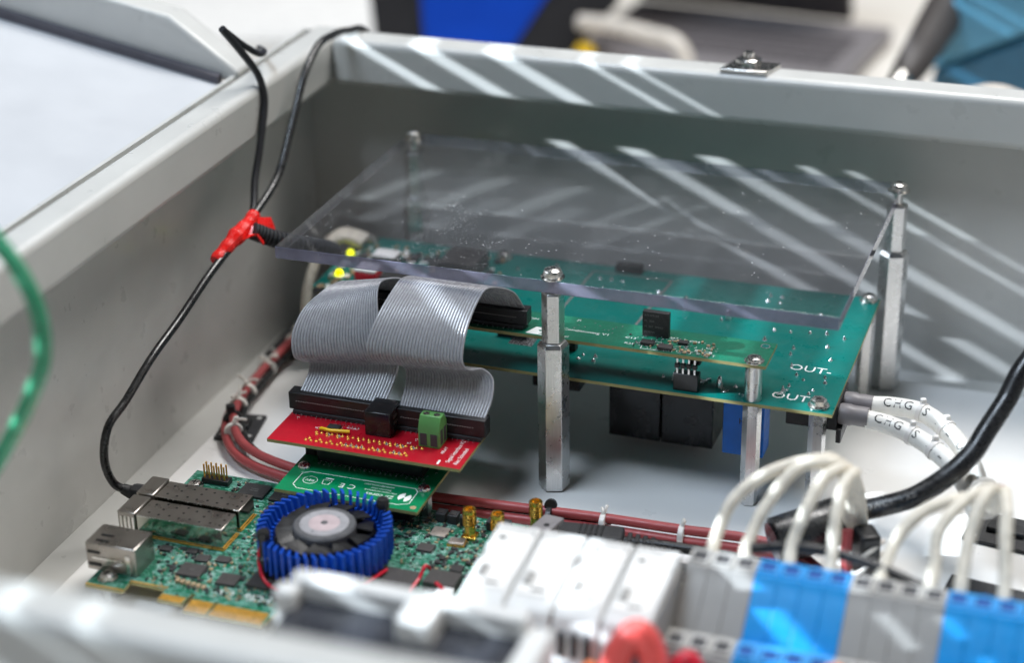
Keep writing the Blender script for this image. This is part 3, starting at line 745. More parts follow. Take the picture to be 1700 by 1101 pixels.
ribbon('ribbon_cable',
    [(-65, -28, 46.5), (-65, -21, 53.5), (-66.5, -16.5, 60), (-72.5, -20, 64), (-77.5, -28.5, 68), (-78.5, -31.5, 77), (-76, -25, 88), (-73, -12, 96.8), (-71.5, -2, 98.8), (-66, 8, 95), (-62, 16.5, 82)],
    [(-23.2, -28, 46.5), (-22.2, -21, 53), (-23.5, -15.5, 60.5), (-28, -16, 65), (-32.2, -23, 67.5), (-34, -26, 74), (-33.8, -19.5, 86), (-32.2, -9, 95.5), (-29.5, -1, 98.8), (-22, 9, 93.5), (-18.8, 16.5, 82)],
    'right grey ribbon cable, glossy, nearest the tall front post')

# ------------------------------------------------------------------ big teal board, its conditioning board, parts
PZ = 54.0; PX0, PX1, PY0, PY1 = -152.0, 126.8, 8.5, 137.0
pb_ = thing('power_board', (0, 70, 0), 'large teal circuit board on standoffs under the acrylic sheet', 'circuit board')
b = B(); b.prism([(-112, PY0), (PX1, PY0), (PX1, PY1), (PX0, PY1), (PX0, 68), (-140, 57), (-112, 40)], PZ-1.6, PZ); o = b.build('board', ['fr4', 'pcb_teal'], pb_)
for p in o.data.polygons:
    if abs(p.normal.z) > .9: p.material_index = 1
for (x, y) in ((119.5, 14.5), (121.5, 133.5), (-146, 131), (90, 13.0)):
    standoff((x, y, 0), PZ-1.65, 4.0 if x != 90 else 4.3, pb_)
screw((119.5, 14.5, PZ), 3.6, pb_, 3.6, hexhead=True); screw((121.5, 133.5, PZ), 3.6, pb_, 3.4); screw((-146, 131, PZ), 3.6, pb_, 3.2); screw((-70, 131, PZ), 3.6, pb_, 3.2)
text('OUT-', (109, 49.5, PZ+.05), 8.2, 'silk', pb_, R(-2)); text('OUT+', (108, 19.5, PZ+.05), 8.2, 'silk', pb_, R(-2))
def blob(p, r, h, parent, name='solder_joint'):
    b = B(); b.lathe(p, [(r, .02), (r*.9, h*.25), (r*.5, h*.6), (r*.42, h), (r*.2, h*1.15)], 10); return b.build(name, 'tin', parent)
joints = [(104, 42), (108, 38), (117, 43), (118, 38), (103, 30), (101, 26), (114, 29), (113, 25), (66, 56), (66, 63), (78, 58), (78, 65), (88, 60), (88, 67), (97, 62), (97, 69), (84, 86), (92, 86), (101, 88), (109, 89), (116, 62), (102, 110), (74, 118), (80, 118), (74, 124), (80, 124), (20, 104), (33, 99), (57, 90), (14, 58), (30, 52), (50, 52), (64, 22), (46, 22), (4, 33), (10, 33), (3, 28.5), (10.5, 28), (-14, 120), (-8, 120), (-2, 120), (-75, 105), (-58, 118), (-30, 60), (-24, 60), (80, 22), (76, 16), (72, 24), (100, 50), (82, 74), (112, 75), (118, 86), (-40, 128)]
for x, y in joints: blob((x, y, PZ), rnd.uniform(.8, 1.25), rnd.uniform(.7, 1.8), pb_)
for (x, y, s_) in ((22, 103, 5), (37, 98, 6), (60, 92, 5), (52, 20, 4), (73, 20, 5)):
    b = B(); b.lathe((x, y, PZ), [(1.6, .02), (1.4, s_*.5), (.9, s_), (.4, s_*1.1)], 12); b.build('lead_end', 'tin', pb_)
for i in range(2):
    x = 66+i*36; b = B()
    for k in range(3): b.box((x-1.5+k*1.2, 20+k*2.2, PZ+.6), (2.2, 1.1, 1.1), .5)
    tag(b.build('chip_resistors', 'tin', pb_), kind='stuff')
text('C16', (76, 18, PZ+.05), 2.6, 'silk', pb_, R(-15)); text('U12', (85, 15.5, PZ+.05), 2.6, 'silk', pb_, R(-15))
# far left group: lit lamps, inductors, chips
for (x, y, s_) in ((-144, 84, 1), (-149, 110, 1)):
    b = B(); b.lathe((x, y, PZ), [(1.9, .1), (1.9, 2.0), (1.3, 3.0), (.4, 3.4)], 16); b.build('indicator_lamp', 'led', pb_)
b = B(); b.bx(-134, -122, 80, 90, PZ+.05, PZ+5); o = b.build('inductor', 'wire_red', pb_, bev=.6); part('inductor_top', 'paper', o, (-134, -122, 80, 90, PZ+5.05, PZ+7), bev=.8)
b = B(); b.bx(-132, -119, 98, 108, PZ+.05, PZ+6); o = b.build('inductor', 'black_matt', pb_, bev=.6); part('inductor_top', 'paper', o, (-132, -119, 98, 108, PZ+6.05, PZ+7.5), bev=.8)
chip(-84, 107, 20, 22, 9, pb_, PZ, 0, name='transformer'); chip(-112, 82, 14, 10, 5, pb_, PZ, 0, name='transformer'); chip(-60, 60, 13, 9, 6, pb_, PZ, 0, name='transformer'); chip(-34, 44, 15, 8, 4, pb_, PZ, 0, name='transformer')
chip(-2, 133, 14, 5, 4, pb_, PZ, 0, name='socket_strip'); chip(-3.5, 37, 6, 4, 9, pb_, PZ, 0, name='socket_strip')
b = B(); b.bx(-34, -22, 34, 44, PZ, PZ+.1); b.build('bare_pad', 'tin', pb_)
outline([(-22, 62), (-20, 128), (22, 128), (18, 62)], 1.2, PZ+.04, pb_, m='silk_dim')
def pbfree(x, y): return not (-96 < x < -72 and 94 < y < 120) and not (-135 < x < -118 and 78 < y < 110)
scatter(150, [(1.6, .8), (2.4, 1.4), (3, 2)], 'cap_tan', 'small_capacitors', PZ, (-148, -62, 62, 128), pb_, (.5, 1.6), pbfree)
scatter(110, [(1.6, .8), (2.4, 1.4), (4, 3)], 'silk', 'chip_labels', PZ, (-148, -70, 62, 124), pb_, (.1, .9), pbfree)
scatter(60, [(3, 2), (5, 4)], 'res_dark', 'small_resistors', PZ, (-148, -70, 62, 124), pb_, (.8, 2.2), pbfree)
# under the board
b = B(); b.bx(13, 38.5, 46, 78, 6, PZ-1.7); b.build('relay', 'relay', pb_, bev=.6); b = B(); b.bx(39.2, 64.5, 46, 78, 6, PZ-1.7); b.build('relay', 'relay', pb_, bev=.6)
b = B(); b.bx(-24, 0, 40, 70, 30, PZ-1.7); b.build('relay', 'relay', pb_, bev=.6); b = B(); b.bx(-2, 12, 22, 36, 46, PZ-1.7); b.build('choke', 'black_matt', pb_, bev=.6); b = B(); b.bx(-60, -30, 24, 44, 47, PZ-1.7); b.build('choke', 'black_matt', pb_, bev=.6)
b = B(); b.bx(73.5, 93, 27, 40, 16, PZ-1.7); bb2 = b.build('current_transducer', 'blue_brick', pb_, bev=.6)
mxf = Matrix(((1, 0, 0), (0, 0, -1), (0, 1, 0)))
text('HE', (81, 26.9, 34), 4.2, 'ink_black', bb2, mx=mxf, align='LEFT')
for x0, x1 in ((67, 73), (94.5, 100.5)):
    b = B(); b.bx(x0, x1, 26, 40, 42.5, PZ-1.75); o = b.build('fuse_clip', 'tin', pb_, bev=1.2); part('fuse_body', 'black', o, (x0+1.2, x1-1.2, 25.6, 26.2, 44, 50.5))
b = B(); b.bx(104, 127.5, 20, 46, 40, PZ-1.7); b.build('output_socket', 'black_matt', pb_, bev=.5)
for i in range(2):
    y = 24+i*12; b = B(); b.lathe((127.6, y, 47), [(4.6, 0), (5.0, 1), (5.0, 5), (4.6, 6.2), (4.6, 13)], 16, 0, (1, 0, 0)); b.build('output_plug', 'laptop', pb_)
b = B(); b.bx(127.7, 130, 16, 44, 36, 43); b.build('plug_latch', 'black', pb_, bev=.4)

cb = thing('conditioning_board', (-15, 25, 71.4), 'narrow green circuit board mounted above the large teal board', 'circuit board')
CZ = 73.0; CX0, CX1, CY0, CY1 = -122.0, 96.0, 9.0, 33.5
b = B(); b.bx(CX0, CX1, CY0, CY1, CZ-1.6, CZ); o = b.build('board', ['fr4', 'pcb_cond'], cb)
for p in o.data.polygons:
    if abs(p.normal.z) > .9: p.material_index = 1
idc(-109, -63.5, 13, 20, CZ, 9.5, cb); idc(-62.6, -17, 13, 20, CZ, 9.5, cb)
b = B(); b.cyl((90.0, 13.0, PZ+.05), 3.9, CZ-1.65-PZ, 24); b.build('spacer', 'alu', cb)
screw((90.0, 13.0, CZ), 3.6, cb, 2.0)
b = B(); b.lathe((91.5, 29.2, CZ), [(2.3, .02), (2.3, .08)], 20); o = b.build('mounting_hole', 'tin', cb); b = B(); b.cyl((91.5, 29.2, CZ+.08), 1.7, .04, 20); b.build('hole_bore', 'pcb_teal', o)
z = CZ+.04
text('Signal Conditioning V1', (21, 19.3, z), 3.0, 'silk', cb, R(-1), align='RIGHT', sx=1.15); text('V2', (-4, 15.6, z), 2.6, 'silk', cb, R(-1), align='LEFT', sx=1.2); text('Schnabel', (-7, 12.2, z), 2.6, 'silk', cb, R(-1), align='LEFT', sx=1.15)
b = B(); b.prism([(-17, 10.5), (-3, 9.9), (-3.5, 17), (-14, 18)], CZ, CZ+.06); lg = b.build('printed_emblem', 'silk', cb)
b = B(); b.prism([(-12, 15), (-6, 16.4), (-6, 15.6), (-11, 13.6)], CZ+.06, CZ+.1); b.prism([(-11, 11), (-9, 13), (-5, 13.5), (-6, 11.2)], CZ+.06, CZ+.1); b.build('emblem_cutout', 'pcb_cond', lg)
b = B(); b.box((41.5, 25, CZ+6.2), (12.5, 3.0, 12.4)); vc = b.build('upright_module', 'chip', cb, bev=.2)
for i, t_ in enumerate(('A7LW9150', 'PL  30A', 'M  307  7MHU', 'P1707W')): text(t_, (36.2, 23.45, CZ+10.6-i*2.8), 1.45, 'silk_dim', vc, mx=mxf, align='LEFT')
chip(40, 15.8, 6, 4, 1.3, cb, CZ, 0, legs='x'); chip(49, 12.8, 6.6, 4, 1.6, cb, CZ, 0, legs='y', m='chip_brown'); chip(55.5, 20.5, 4.4, 3.2, 1.2, cb, CZ, 0, legs='x'); chip(30, 22.5, .9, .9, .5, cb, CZ)
for s_, p in (('C13', (31, 19.5)), ('R20', (32, 13.8)), ('C21', (60, 24)), ('U7', (50, 25)), ('R7 C8', (66, 15.5)), ('R12', (66, 12.2)), ('R13', (59, 12)), ('C5', (68, 19.4))): text(s_, (*p, z), 2.5, 'silk', cb, sx=1.25)
outline([(38, 10.4), (38, 19), (46, 19), (46, 10.4)], .3, z, cb); outline([(34, 17.5), (34.5, 10.6)], .3, z, cb)
scatter(46, [(1.0, .5), (1.6, .8)], 'tin', 'solder_joints', CZ, (33, 71, 10.5, 25), cb, (.2, .7), None)
scatter(30, [(1.6, .9), (1.2, .6)], 'cap_tan', 'small_capacitors', CZ, (33, 71, 10.5, 25), cb, (.5, 1.0), None)
scatter(70, [(1.4, .2), (.8, .2)], 'silk', 'silkscreen_marks', CZ, (33, 72, 10.5, 26), cb, (.03, .05), None)
scatter(12, [(.7, .7)], 'tin', 'test_pads', CZ, (0, 30, 20, 30), cb, (.03, .05), None)
text('CON', (-19, 26, z), 2.6, 'silk', cb, sx=1.2); text('J4', (3, 30.5, z), 2.4, 'silk', cb)
b = B(); b.bx(53.5, 65, 10.8, 16.2, PZ+.05, PZ+8.6); hs_ = b.build('header_strip', 'black', cb, bev=.3)
pn = None
for i in range(4):
    if pn is None:
        b = B(); b.box((55.2, 11.6, PZ+13), (.8, .8, 9.2)); pn = b.build('pin', 'tin', hs_)
        b = B(); b.box((55.2, 11.6, PZ+12.6), (2.3, 2.2, 2.3)); pc = b.build('pin_collar', 'black', hs_, bev=.3)
    else: rep(pn, (i*2.7, 0, 0)); rep(pc, (i*2.7, 0, 0))
part('header_base', 'black', cb, (53.8, 64.8, 10.5, 16.2, CZ-2.6, CZ-1.65)); part('header_strip', 'black', cb, (60, 65, 14, 17.5, CZ-6.5, CZ-2.7))

# ------------------------------------------------------------------ cables on the left
def cable(name, pts, r, m, label, cat, group=None, n=12):
    b = B(); b.tube(pts, r, n, 10); o = b.build(name, m); tag(o, label, cat, group); return o
sk = thing('black_data_cable', (-172, -85, 16), 'thin glossy black cable from the rear metal cage up over the rim', 'cable')
cp = [(-174, -88.5, 15.5), (-180, -92, 21), (-180, -97, 36), (-178, -94, 51), (-176, -80, 58), (-174, -58, 69), (-173, -31, 77), (-171, -3, 88), (-169, 34, 98.5), (-169, 70, 110), (-170, 92, 129), (-171, 113, 150), (-172, 134, 160), (-171, 150, 161), (-170, 168, 158.5), (-168, 190, 150), (-166, 204, 110), (-166, 210, 40)]
b = B(); b.tube(cp, 2.0, 12, 10); b.build('cable_jacket', 'cable_black', sk)
b = B(); b.tube([(-166, -88.5, 15.3), (-172, -88.5, 15.3)], 4.6, 8, 0); b.build('plug', 'black_matt', sk, bev=.4)
b = B(); b.tube([(-172, -88.5, 15.3), (-174.5, -88.8, 15.8), (-177, -90, 17.5)], lambda t: 3.6-1.2*t, 12, 4); b.build('strain_relief', 'black_matt', sk)
br_ = thing('braided_cable', (-176, 60, 100), 'black braided cable leaning on the left rim, tied with red tape', 'cable')
b = B(); b.tube([(-168, 30, 96), (-172, 48, 101), (-176, 60, 112), (-177, 69, 124), (-178, 80, 143), (-179, 82, 152), (-181, 80, 162), (-184, 70, 176), (-188, 61, 189)], 1.9, 10, 10); b.build('cable_jacket', 'braid', br_)
b = B(); b.tube([(-188, 61, 189), (-184, 73, 178), (-181, 84, 170), (-186, 100, 166), (-200, 122, 160)], 1.6, 10, 8); b.build('cable_jacket', 'braid', br_)
tape = thing('red_tape_wrap', (-168, 28, 96), 'crumpled red tape binding the black cables by the left wall', 'tape')
b = B(); b.tube([(-172.4, 6, 91), (-171.6, 12, 93), (-170.4, 18, 95), (-169.4, 24, 97), (-168.6, 30, 98.5), (-168, 36, 100.5), (-167.6, 41, 102)], lambda t: 2.5+1.6*math.sin(min(1, t*1.1)*2.7)+.28*math.sin(t*29)+.3*math.sin(t*13+1), 11, 6); b.build('tape_roll', 'tape_red', tape, angle=30)
b = B(); fl_ = []
for i in range(7):
    t = i/6; y = 22+t*16; fl_.append([Vector((-165.5+2.2*math.sin(t*9), y, 96+t*5+1.2*math.sin(t*14))), Vector((-160.5+1.6*math.sin(t*7+1), y+3, 98+t*3+1.5*math.sin(t*11+2))), Vector((-158+1.5*math.cos(t*8), y+5, 93+t*3)), Vector((-158.5+1.5*math.cos(t*8), y+5, 92.4+t*3)), Vector((-161+1.6*math.sin(t*7+1), y+3, 97.2+t*3+1.5*math.sin(t*11+2))), Vector((-166+2.2*math.sin(t*9), y, 95.2+t*5+1.2*math.sin(t*14)))])
b.loft(fl_); b.build('tape_flap', 'tape_red', tape, angle=25)
cor = thing('corrugated_lead', (-150, 30, 90), 'black ribbed strain relief running from the tape behind the acrylic', 'cable')
cpts = [(-163, 30, 98), (-157, 36, 93), (-150, 46, 87), (-146, 62, 79), (-146, 80, 70), (-146, 90, 62)]
b = B(); b.tube(cpts, 3.4, 12, 8); b.build('lead', 'cable_black', cor)
P_ = spline(cpts, 5); F_ = frames(P_)
for i in range(0, len(P_)-4, 1):
    b = B(); b.lathe(P_[i], [(4.0, -.7), (4.5, -.4), (4.5, .4), (4.0, .7)], 14, 0, F_[i][0]); b.build('ribbed_ring', 'black_matt', cor)
cable('green_hose', [(-420, -262, 215), (-300, -258, 262), (-205, -248, 268), (-156, -238, 242), (-128, -232, 209), (-114.5, -230, 186), (-112, -230, 163), (-120, -230, 143), (-137, -230, 115), (-160, -232, 80), (-172, -236, 40), (-172, -244, 8), (-160, -262, 3.2), (-120, -300, 3.2)], 3.0, 'hose', 'glossy translucent green hose arching in at the left edge', 'hose', n=16)

# red cable bundle with lacing and tie mounts
rc = thing('red_cable_bundle', (0, -35, 0), 'pair of dusty red cables laced together along the plate', 'cable bundle')
A1 = [(-170, 152, 20), (-176, 125, 10), (-177, 100, 9), (-177, 75, 9), (-176, 45, 9), (-172, 15, 9), (-164, -5, 9), (-150, -22, 9), (-132, -31, 8.5), (-108, -36, 8), (-80, -38, 7.5), (-44, -38, 7.5), (0, -35, 7.5), (34, -32.5, 7.5), (70, -31.5, 7.5), (101, -29, 7), (122, -33, 6), (140, -48, 5)]
A2 = [(p[0]-3.6 if p[0] < -120 else p[0], p[1]-2.6, max(2.6, p[2]-4.3)) for p in A1]
b = B(); b.tube(A1, 2.25, 12, 8); b.build('cable', 'cable_red', rc); b = B(); b.tube(A2, 2.25, 12, 8); b.build('cable', 'cable_red', rc)
A3 = [(p[0]+2.6, p[1]+3.2, max(2.2, p[2]-3.2)) for p in A1[1:14]]
b = B(); b.tube(A3, 1.7, 10, 8); b.build('cable', 'cable_black', rc)
def ring_at(pts, idx, t, r, wd, m, parent, name):
    P = spline(pts, 8); i = int(idx*8+t*8); F = frames(P); p = P[i]; T = F[i][0]
    b = B(); b.lathe(p+Vector((0, -1.2, -2.1)), [(r-.5, -wd/2), (r, -wd/2+.2), (r, wd/2-.2), (r-.5, wd/2)], 14, 0, T); return b.build(name, m, parent), p
for idx, t, kind in ((2, .3, 0), (3, .5, 0), (4, .4, 0), (4, .9, 0), (6, .2, 0), (13, .1, 1), (14, .0, 1)):
    o, p = ring_at(A1, idx, t, 4.7, 2.6 if kind else 3.2, 'tie_clear' if kind else 'lace', rc, 'lacing_tie')
    for k in range(3 if not kind else 2):
        q = Vector((rnd.uniform(-6, 6), rnd.uniform(-5, 5), rnd.uniform(2, 6))) if not kind else Vector((rnd.uniform(-2, 3), rnd.uniform(-1, 2), rnd.uniform(3.5, 6)))
        b = B(); b.tube([p+Vector((0, -1, 2)), p+q*.5+Vector((0, 0, 2)), p+q+Vector((rnd.uniform(-2, 2), rnd.uniform(-2, 2), 0))], .75, 6, 4); b.build('cord_end', 'lace', o)
o, p = ring_at(A1, 12, .35, 4.8, 2.6, 'black', rc, 'cable_tie'); b = B(); b.lathe(p+Vector((0, 1.5, 2.4)), [(2.6, -2), (2.9, -1.6), (2.9, 1.6), (2.6, 2)], 14, 0, (.2, -.9, .4)); b.build('tie_head', 'black', o)
o, p = ring_at(A1, 5, .6, 5.0, 3.0, 'black', rc, 'cable_tie'); b = B(); b.box(p+Vector((-1, -1, 4)), (4.6, 4, 4), .5); b.build('tie_head', 'black', o, bev=.8)
def tiemount(name, c, sx, sy, rz, label):
    t = thing('tie_mount', c, label, 'tie mount', 'black cable tie mounts')
    b = B(); b.box((c[0], c[1], 1.0), (sx, sy, 1.9), rz); b.build('base_pad', 'black_matt', t, bev=.4)
    q = Matrix.Rotation(rz, 3, 'Z')
    for s1, s2 in ((-.36, -.36), (.36, .36), (-.36, .36), (.36, -.36)):
        d = q@Vector((s1*sx, s2*sy, 0)); b = B(); b.cyl((c[0]+d.x, c[1]+d.y, 1.96), 1.3, .06, 14); b.build('screw_hole', 'paint', t)
    b = B(); b.box((c[0], c[1], 3.2), (sx*.5, sy*.3, 2.4), rz); b.build('saddle', 'black', t, bev=.5)
    return t
tiemount('tie_mount', (-166.5, 6, 0), 20, 26, R(10), 'black tie mount under the bend of the red cables')
tiemount('tie_mount', (-181, 104, 0), 22, 38, R(2), 'black tie mount beneath the red cables at the far left')
tiemount('tie_mount', (13, -44, 0), 18, 14, R(5), 'black tie mount at the head of the black cable tie mid plate')
b = thing('white_wire_bundle', (-158, 95, 50), 'bundle of cream wires curling off the far left board end', 'cable bundle')
for i in range(3):
    bb = B(); bb.tube([(-146, 118+i*4, 58), (-156-i, 112+i*4, 62), (-163-i, 100+i*3, 55), (-166-i, 90+i*3, 40), (-165-i, 84+i*3, 22), (-162-i, 84+i*4, 4)], 2.6, 10, 8); bb.build('wire', 'wire_white', b)

# ------------------------------------------------------------------ output wires, heavy cable, clamp
ow = thing('labelled_output_wires', (128, 30, 40), 'two white sleeved wires with black letters leaving the teal board', 'cable pair')
W1 = [(140, 36, 47), (150, 37, 47.5), (163, 34, 48), (175, 25, 46), (186, 12, 42), (193, -2, 37), (198, -14, 32)]
W2 = [(140, 24, 46), (150, 23.5, 45), (161, 19, 44), (172, 12, 42), (182, 3, 39), (190, -8, 35), (195, -18, 31)]
for Wp, s0 in ((W1, 4), (W2, 2)):
    b = B(); b.tube(Wp, 4.3, 16, 10); o = b.build('sleeve', 'sleeve', ow)
    text_on_tube('CHG  S  NIL  U', Wp, 4.3, s0+1, 6.2, 'ink_black', o, ang=-48, flip=True, sp=1.25)
    for kk in (2, 3):
        p = Vector(Wp[kk]); b = B(); b.lathe(p, [(4.4, -1.2), (4.8, -1), (4.8, 1), (4.4, 1.2)], 16, 0, Vector(Wp[kk+1])-Vector(Wp[kk-1])); o2 = b.build('clear_tie', 'tie_clear', o)
        b = B(); b.box(p+Vector((0, 1, 5)), (2.6, 2.4, 3.4), .4); b.build('tie_head', 'tie_clear', o2, bev=.5)
hc = thing('heavy_black_cable', (150, -10, 12), 'thick glossy black mains cable with printed marking curving in from the right', 'cable')
H = [(138, -30, 25.5), (146, -29, 29), (158, -28, 34), (169, -24, 38), (180, -15, 44), (189, -6, 52), (194, 3, 60), (200, 14, 70), (206, 25, 83), (222, 44, 100), (250, 62, 112)]
b = B(); b.tube(H, 4.5, 20, 12); o = b.build('cable_jacket', 'cable_black', hc)
text_on_tube('E67 LIOWC97 - XS', H, 4.5, 5, 3.6, 'silk_dim', o, ang=-40, flip=True)
b = B(); b.lathe((114, -46, 18), [(8.5, 0), (10.5, 1), (10.5, 30), (9, 32), (6, 35)], 24, 0, (30, 20, 7)); o = b.build('gland_sleeve', 'cable_black', hc); b = B(); b.lathe((113.5, -46.3, 17.9), [(9, 0), (6, .6)], 24, 0, (30, 20, 7)); b.build('sleeve_end', 'smoke', o)
clamp = thing('cable_clamp', (150, -25, 0), 'black cable clamp with white lacing right of the heavy cable sleeve', 'clamp')
b = B(); b.box((153, -44, 15), (9, 12, 29.6), .5, 0, 0); b.build('clamp_block', 'black', clamp, bev=1.5)
for i in range(3):
    b = B(); b.tube([(146, -48, 8+i*7), (150, -52.5, 6+i*7), (156, -50, 10+i*7), (160, -42, 13+i*6)], 1.0, 8, 6); b.build('lacing_cord', 'lace', clamp)
b = B(); b.tube([(145, -46, 30), (146, -50, 16), (149, -53, 4)], 2.4, 8, 6); b.build('wire_stub', 'cable_red', clamp)
tiemount('tie_mount', (206, 20, 0), 34, 26, R(-8), 'black tie mount under the wires at the right frame edge')
tiemount('tie_mount', (205, -40, 0), 40, 30, R(-8), 'black tie mount pad in front of the right wire bundle')
tie2 = thing('laced_wire_bundle', (197, -16, 20), 'short laced bundle where the labelled wires meet the cream loops', 'cable bundle')
for i, m_ in enumerate(('wire_white', 'cable_black', 'wire_white', 'cable_red')):
    b = B(); b.tube([(190+i*2.2, -5, 40-i), (195+i*2.2, -18, 38), (198+i*2.4, -34, 50), (201+i*2, -60, 68)], 2.6, 10, 8); b.build('wire', m_, tie2)
for i in range(3):
    b = B(); b.lathe((197+i*.8, -13-i*4, 38.5), [(6.4, -.9), (7.0, -.6), (7.0, .6), (6.4, .9)], 14, 0, (.3, -.9, .3)); b.build('lacing_tie', 'lace', tie2)

# ------------------------------------------------------------------ terminal row
def slice_block(x, m, hole, label, grp, wd=8.9):
    t = thing('terminal_block', (x, -145, 0), label, 'terminal block', grp)
    prof = [(-118, 12), (-116, 20), (-116, 50), (-119, 55.5), (-131, 55.5), (-134, 52), (-150, 40), (-152, 36.5), (-155, 41.5), (-168, 40.5), (-171, 36), (-171, 12)]
    b = B(); b.prism_x(prof, x+.04, x+wd-.04); b.build('housing', m, t, bev=.22)
    part('wire_opening', hole, t, (x+1.4, x+wd-1.8, -128.5, -122.0, 55.4, 55.75)); part('wire_opening', hole, t, (x+1.5, x+wd-2.0, -165.5, -158.8, 41.2, 41.7))
    fm_ = 'din_frame_blue' if 'blue' in m else 'din_frame'
    for hx0, hx1, hy0, hy1, hz in ((x+1.4, x+wd-1.8, -128.5, -122.0, 55.55), (x+1.5, x+wd-2.0, -165.5, -158.8, 41.35)):
        b = B(); b.bx(hx0-.9, hx0, hy0-.9, hy1+.9, hz, hz+.9); b.bx(hx1, hx1+.9, hy0-.9, hy1+.9, hz, hz+.9); b.bx(hx0, hx1, hy0-.9, hy0, hz, hz+.9); b.bx(hx0, hx1, hy1, hy1+.9, hz, hz+.9); b.build('opening_collar', fm_, t)
    part('screw_recess', hole, t, (x+3, x+wd-3.4, -119.6, -117.4, 52.4, 55.0))
    b = B(); b.box((x+wd/2, -132.6, 53.2), (wd-4, .5, 2.2), 0, R(-40)); b.build('release_slot', hole, t)
    return t
x = 96.5; order = [('din_grey', 'din_hole', 3), ('din_blue', 'din_hole_blue', 4), ('din_grey', 'din_hole', 4), ('din_blue', 'din_hole_blue', 4)]
names = {0: 'grey terminal block %s, in the group beside the white modules', 1: 'blue terminal block %s, in the left blue group', 2: 'grey terminal block %s, between the two blue groups', 3: 'blue terminal block %s, in the right blue group at the frame edge'}
ords = {3: ('leftmost of three', 'middle of three', 'rightmost of three'), 4: ('leftmost of four', 'second of four', 'third of four', 'rightmost of four')}
for g, (m_, hole, n_) in enumerate(order):
    for i in range(n_):
        slice_block(x, m_, hole, names[g] % ords[n_][i], 'terminal blocks on the rail'); x += 8.95
rail = thing('mounting_rail', (100, -143, 0), 'metal mounting rail carrying the terminal blocks and white modules', 'rail')
part('rail_web', 'steel', rail, (-20, 300, -158, -128, 5, 7)); part('rail_foot', 'steel', rail, (-20, 300, -150, -136, .1, 4.9))
# white modules
mm = thing('white_module', (22, -160, 7.2), 'white rail module nearest the circuit board, first of four', 'rail module', 'white rail modules')
def module(x, label, first):
    t = thing('white_module', (x, -160, 7.2), label, 'rail module', 'white rail modules')
    wd = 17.9
    prof = [(-133, 10), (-133, 60.5), (-135, 62.3), (-180, 58.2), (-183, 55.5), (-186, 40), (-204, 36), (-206, 30), (-206, 10)]
    b = B(); b.prism_x(prof, x+.2, x+wd-.2); b.build('housing', 'din_white', t, bev=.7)
    b = B(); b.box((x+wd/2, -157, 60.55), (wd-4, 36, .4), 0, R(5.2)); o = b.build('label_plate', 'paper', t, bev=.2)
    b = B(); b.box((x+5, -145+(x % 7), 62.0), (3, 2.2, .25), 0, R(5.2)); b.build('printed_mark', 'silk_dim', o); b = B(); b.box((x+wd/2+1, -172, 59.5), (5.5, 1.6, .3), 0, R(5.2)); b.build('printed_mark', 'silk_dim', o)
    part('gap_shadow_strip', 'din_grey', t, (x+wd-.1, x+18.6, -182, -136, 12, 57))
    b = B(); b.box((x+4.5, -166, 60.2), (3.6, 7, 1.4), 0, R(5.2)); b.build('rocker', 'din_grey', t, bev=.4)
    b = B(); b.box((x+wd/2, -139.4, 62.1), (wd-3, 2.6, .5), 0, R(5.2)); b.build('rating_strip', 'din_grey', t)
    for i in range(3):
        part('vent_slot', 'din_hole', t, (x+3+i*5, x+5.4+i*5, -186.2, -184.4, 42, 52))
        b = B(); b.box((x+4+i*5.2, -196, 38.3), (3.4, 4.5, .6), 0, R(12)); b.build('wire_opening', 'din_hole', t)
    return t
bpy.data.objects.remove(mm)
for i, s_ in enumerate(('white rail module nearest the circuit board, first of four', 'second white rail module counted from the circuit board', 'third white rail module counted from the circuit board', 'white rail module touching the grey terminal blocks')):
    module(21.5+i*18.7, s_, i == 0)
cable('coloured_lead', [(47, -198, 38), (49, -195, 44), (52, -193, 46), (55, -196, 44), (57, -204, 38)], 2.4, 'orange', 'orange lead looping out of the first white modules', 'wire', 'leads below the modules')
cable('coloured_lead', [(85, -199, 36), (88, -193, 54), (94, -190, 61), (100, -191, 52), (103, -198, 38)], 5.4, 'pink', 'thick red lead looping up before the last white module', 'wire', 'leads below the modules')
cable('coloured_lead', [(104, -190, 30), (106, -184, 42), (110, -180, 47), (114, -182, 42), (117, -190, 28)], 3.4, 'wire_red', 'thin crimson lead right of the thick red loop', 'wire', 'leads below the modules')
cable('coloured_lead', [(41, -200, 36), (43, -197, 44), (45, -199, 42), (45, -208, 34)], 2.4, 'term_green', 'green lead left of the orange loop', 'wire', 'leads below the modules')
cable('coloured_lead', [(73, -199, 36), (75, -193, 43), (78, -192, 43), (81, -200, 34)], 2.2, 'orange', 'small orange lead beside the thick red loop', 'wire', 'leads below the modules')
cable('coloured_lead', [(160, -186, 28), (158, -180, 44), (162, -176, 49), (167, -178, 46), (170, -190, 28)], 3.6, 'orange', 'orange red lead in front of the blue terminals', 'wire', 'leads below the modules')

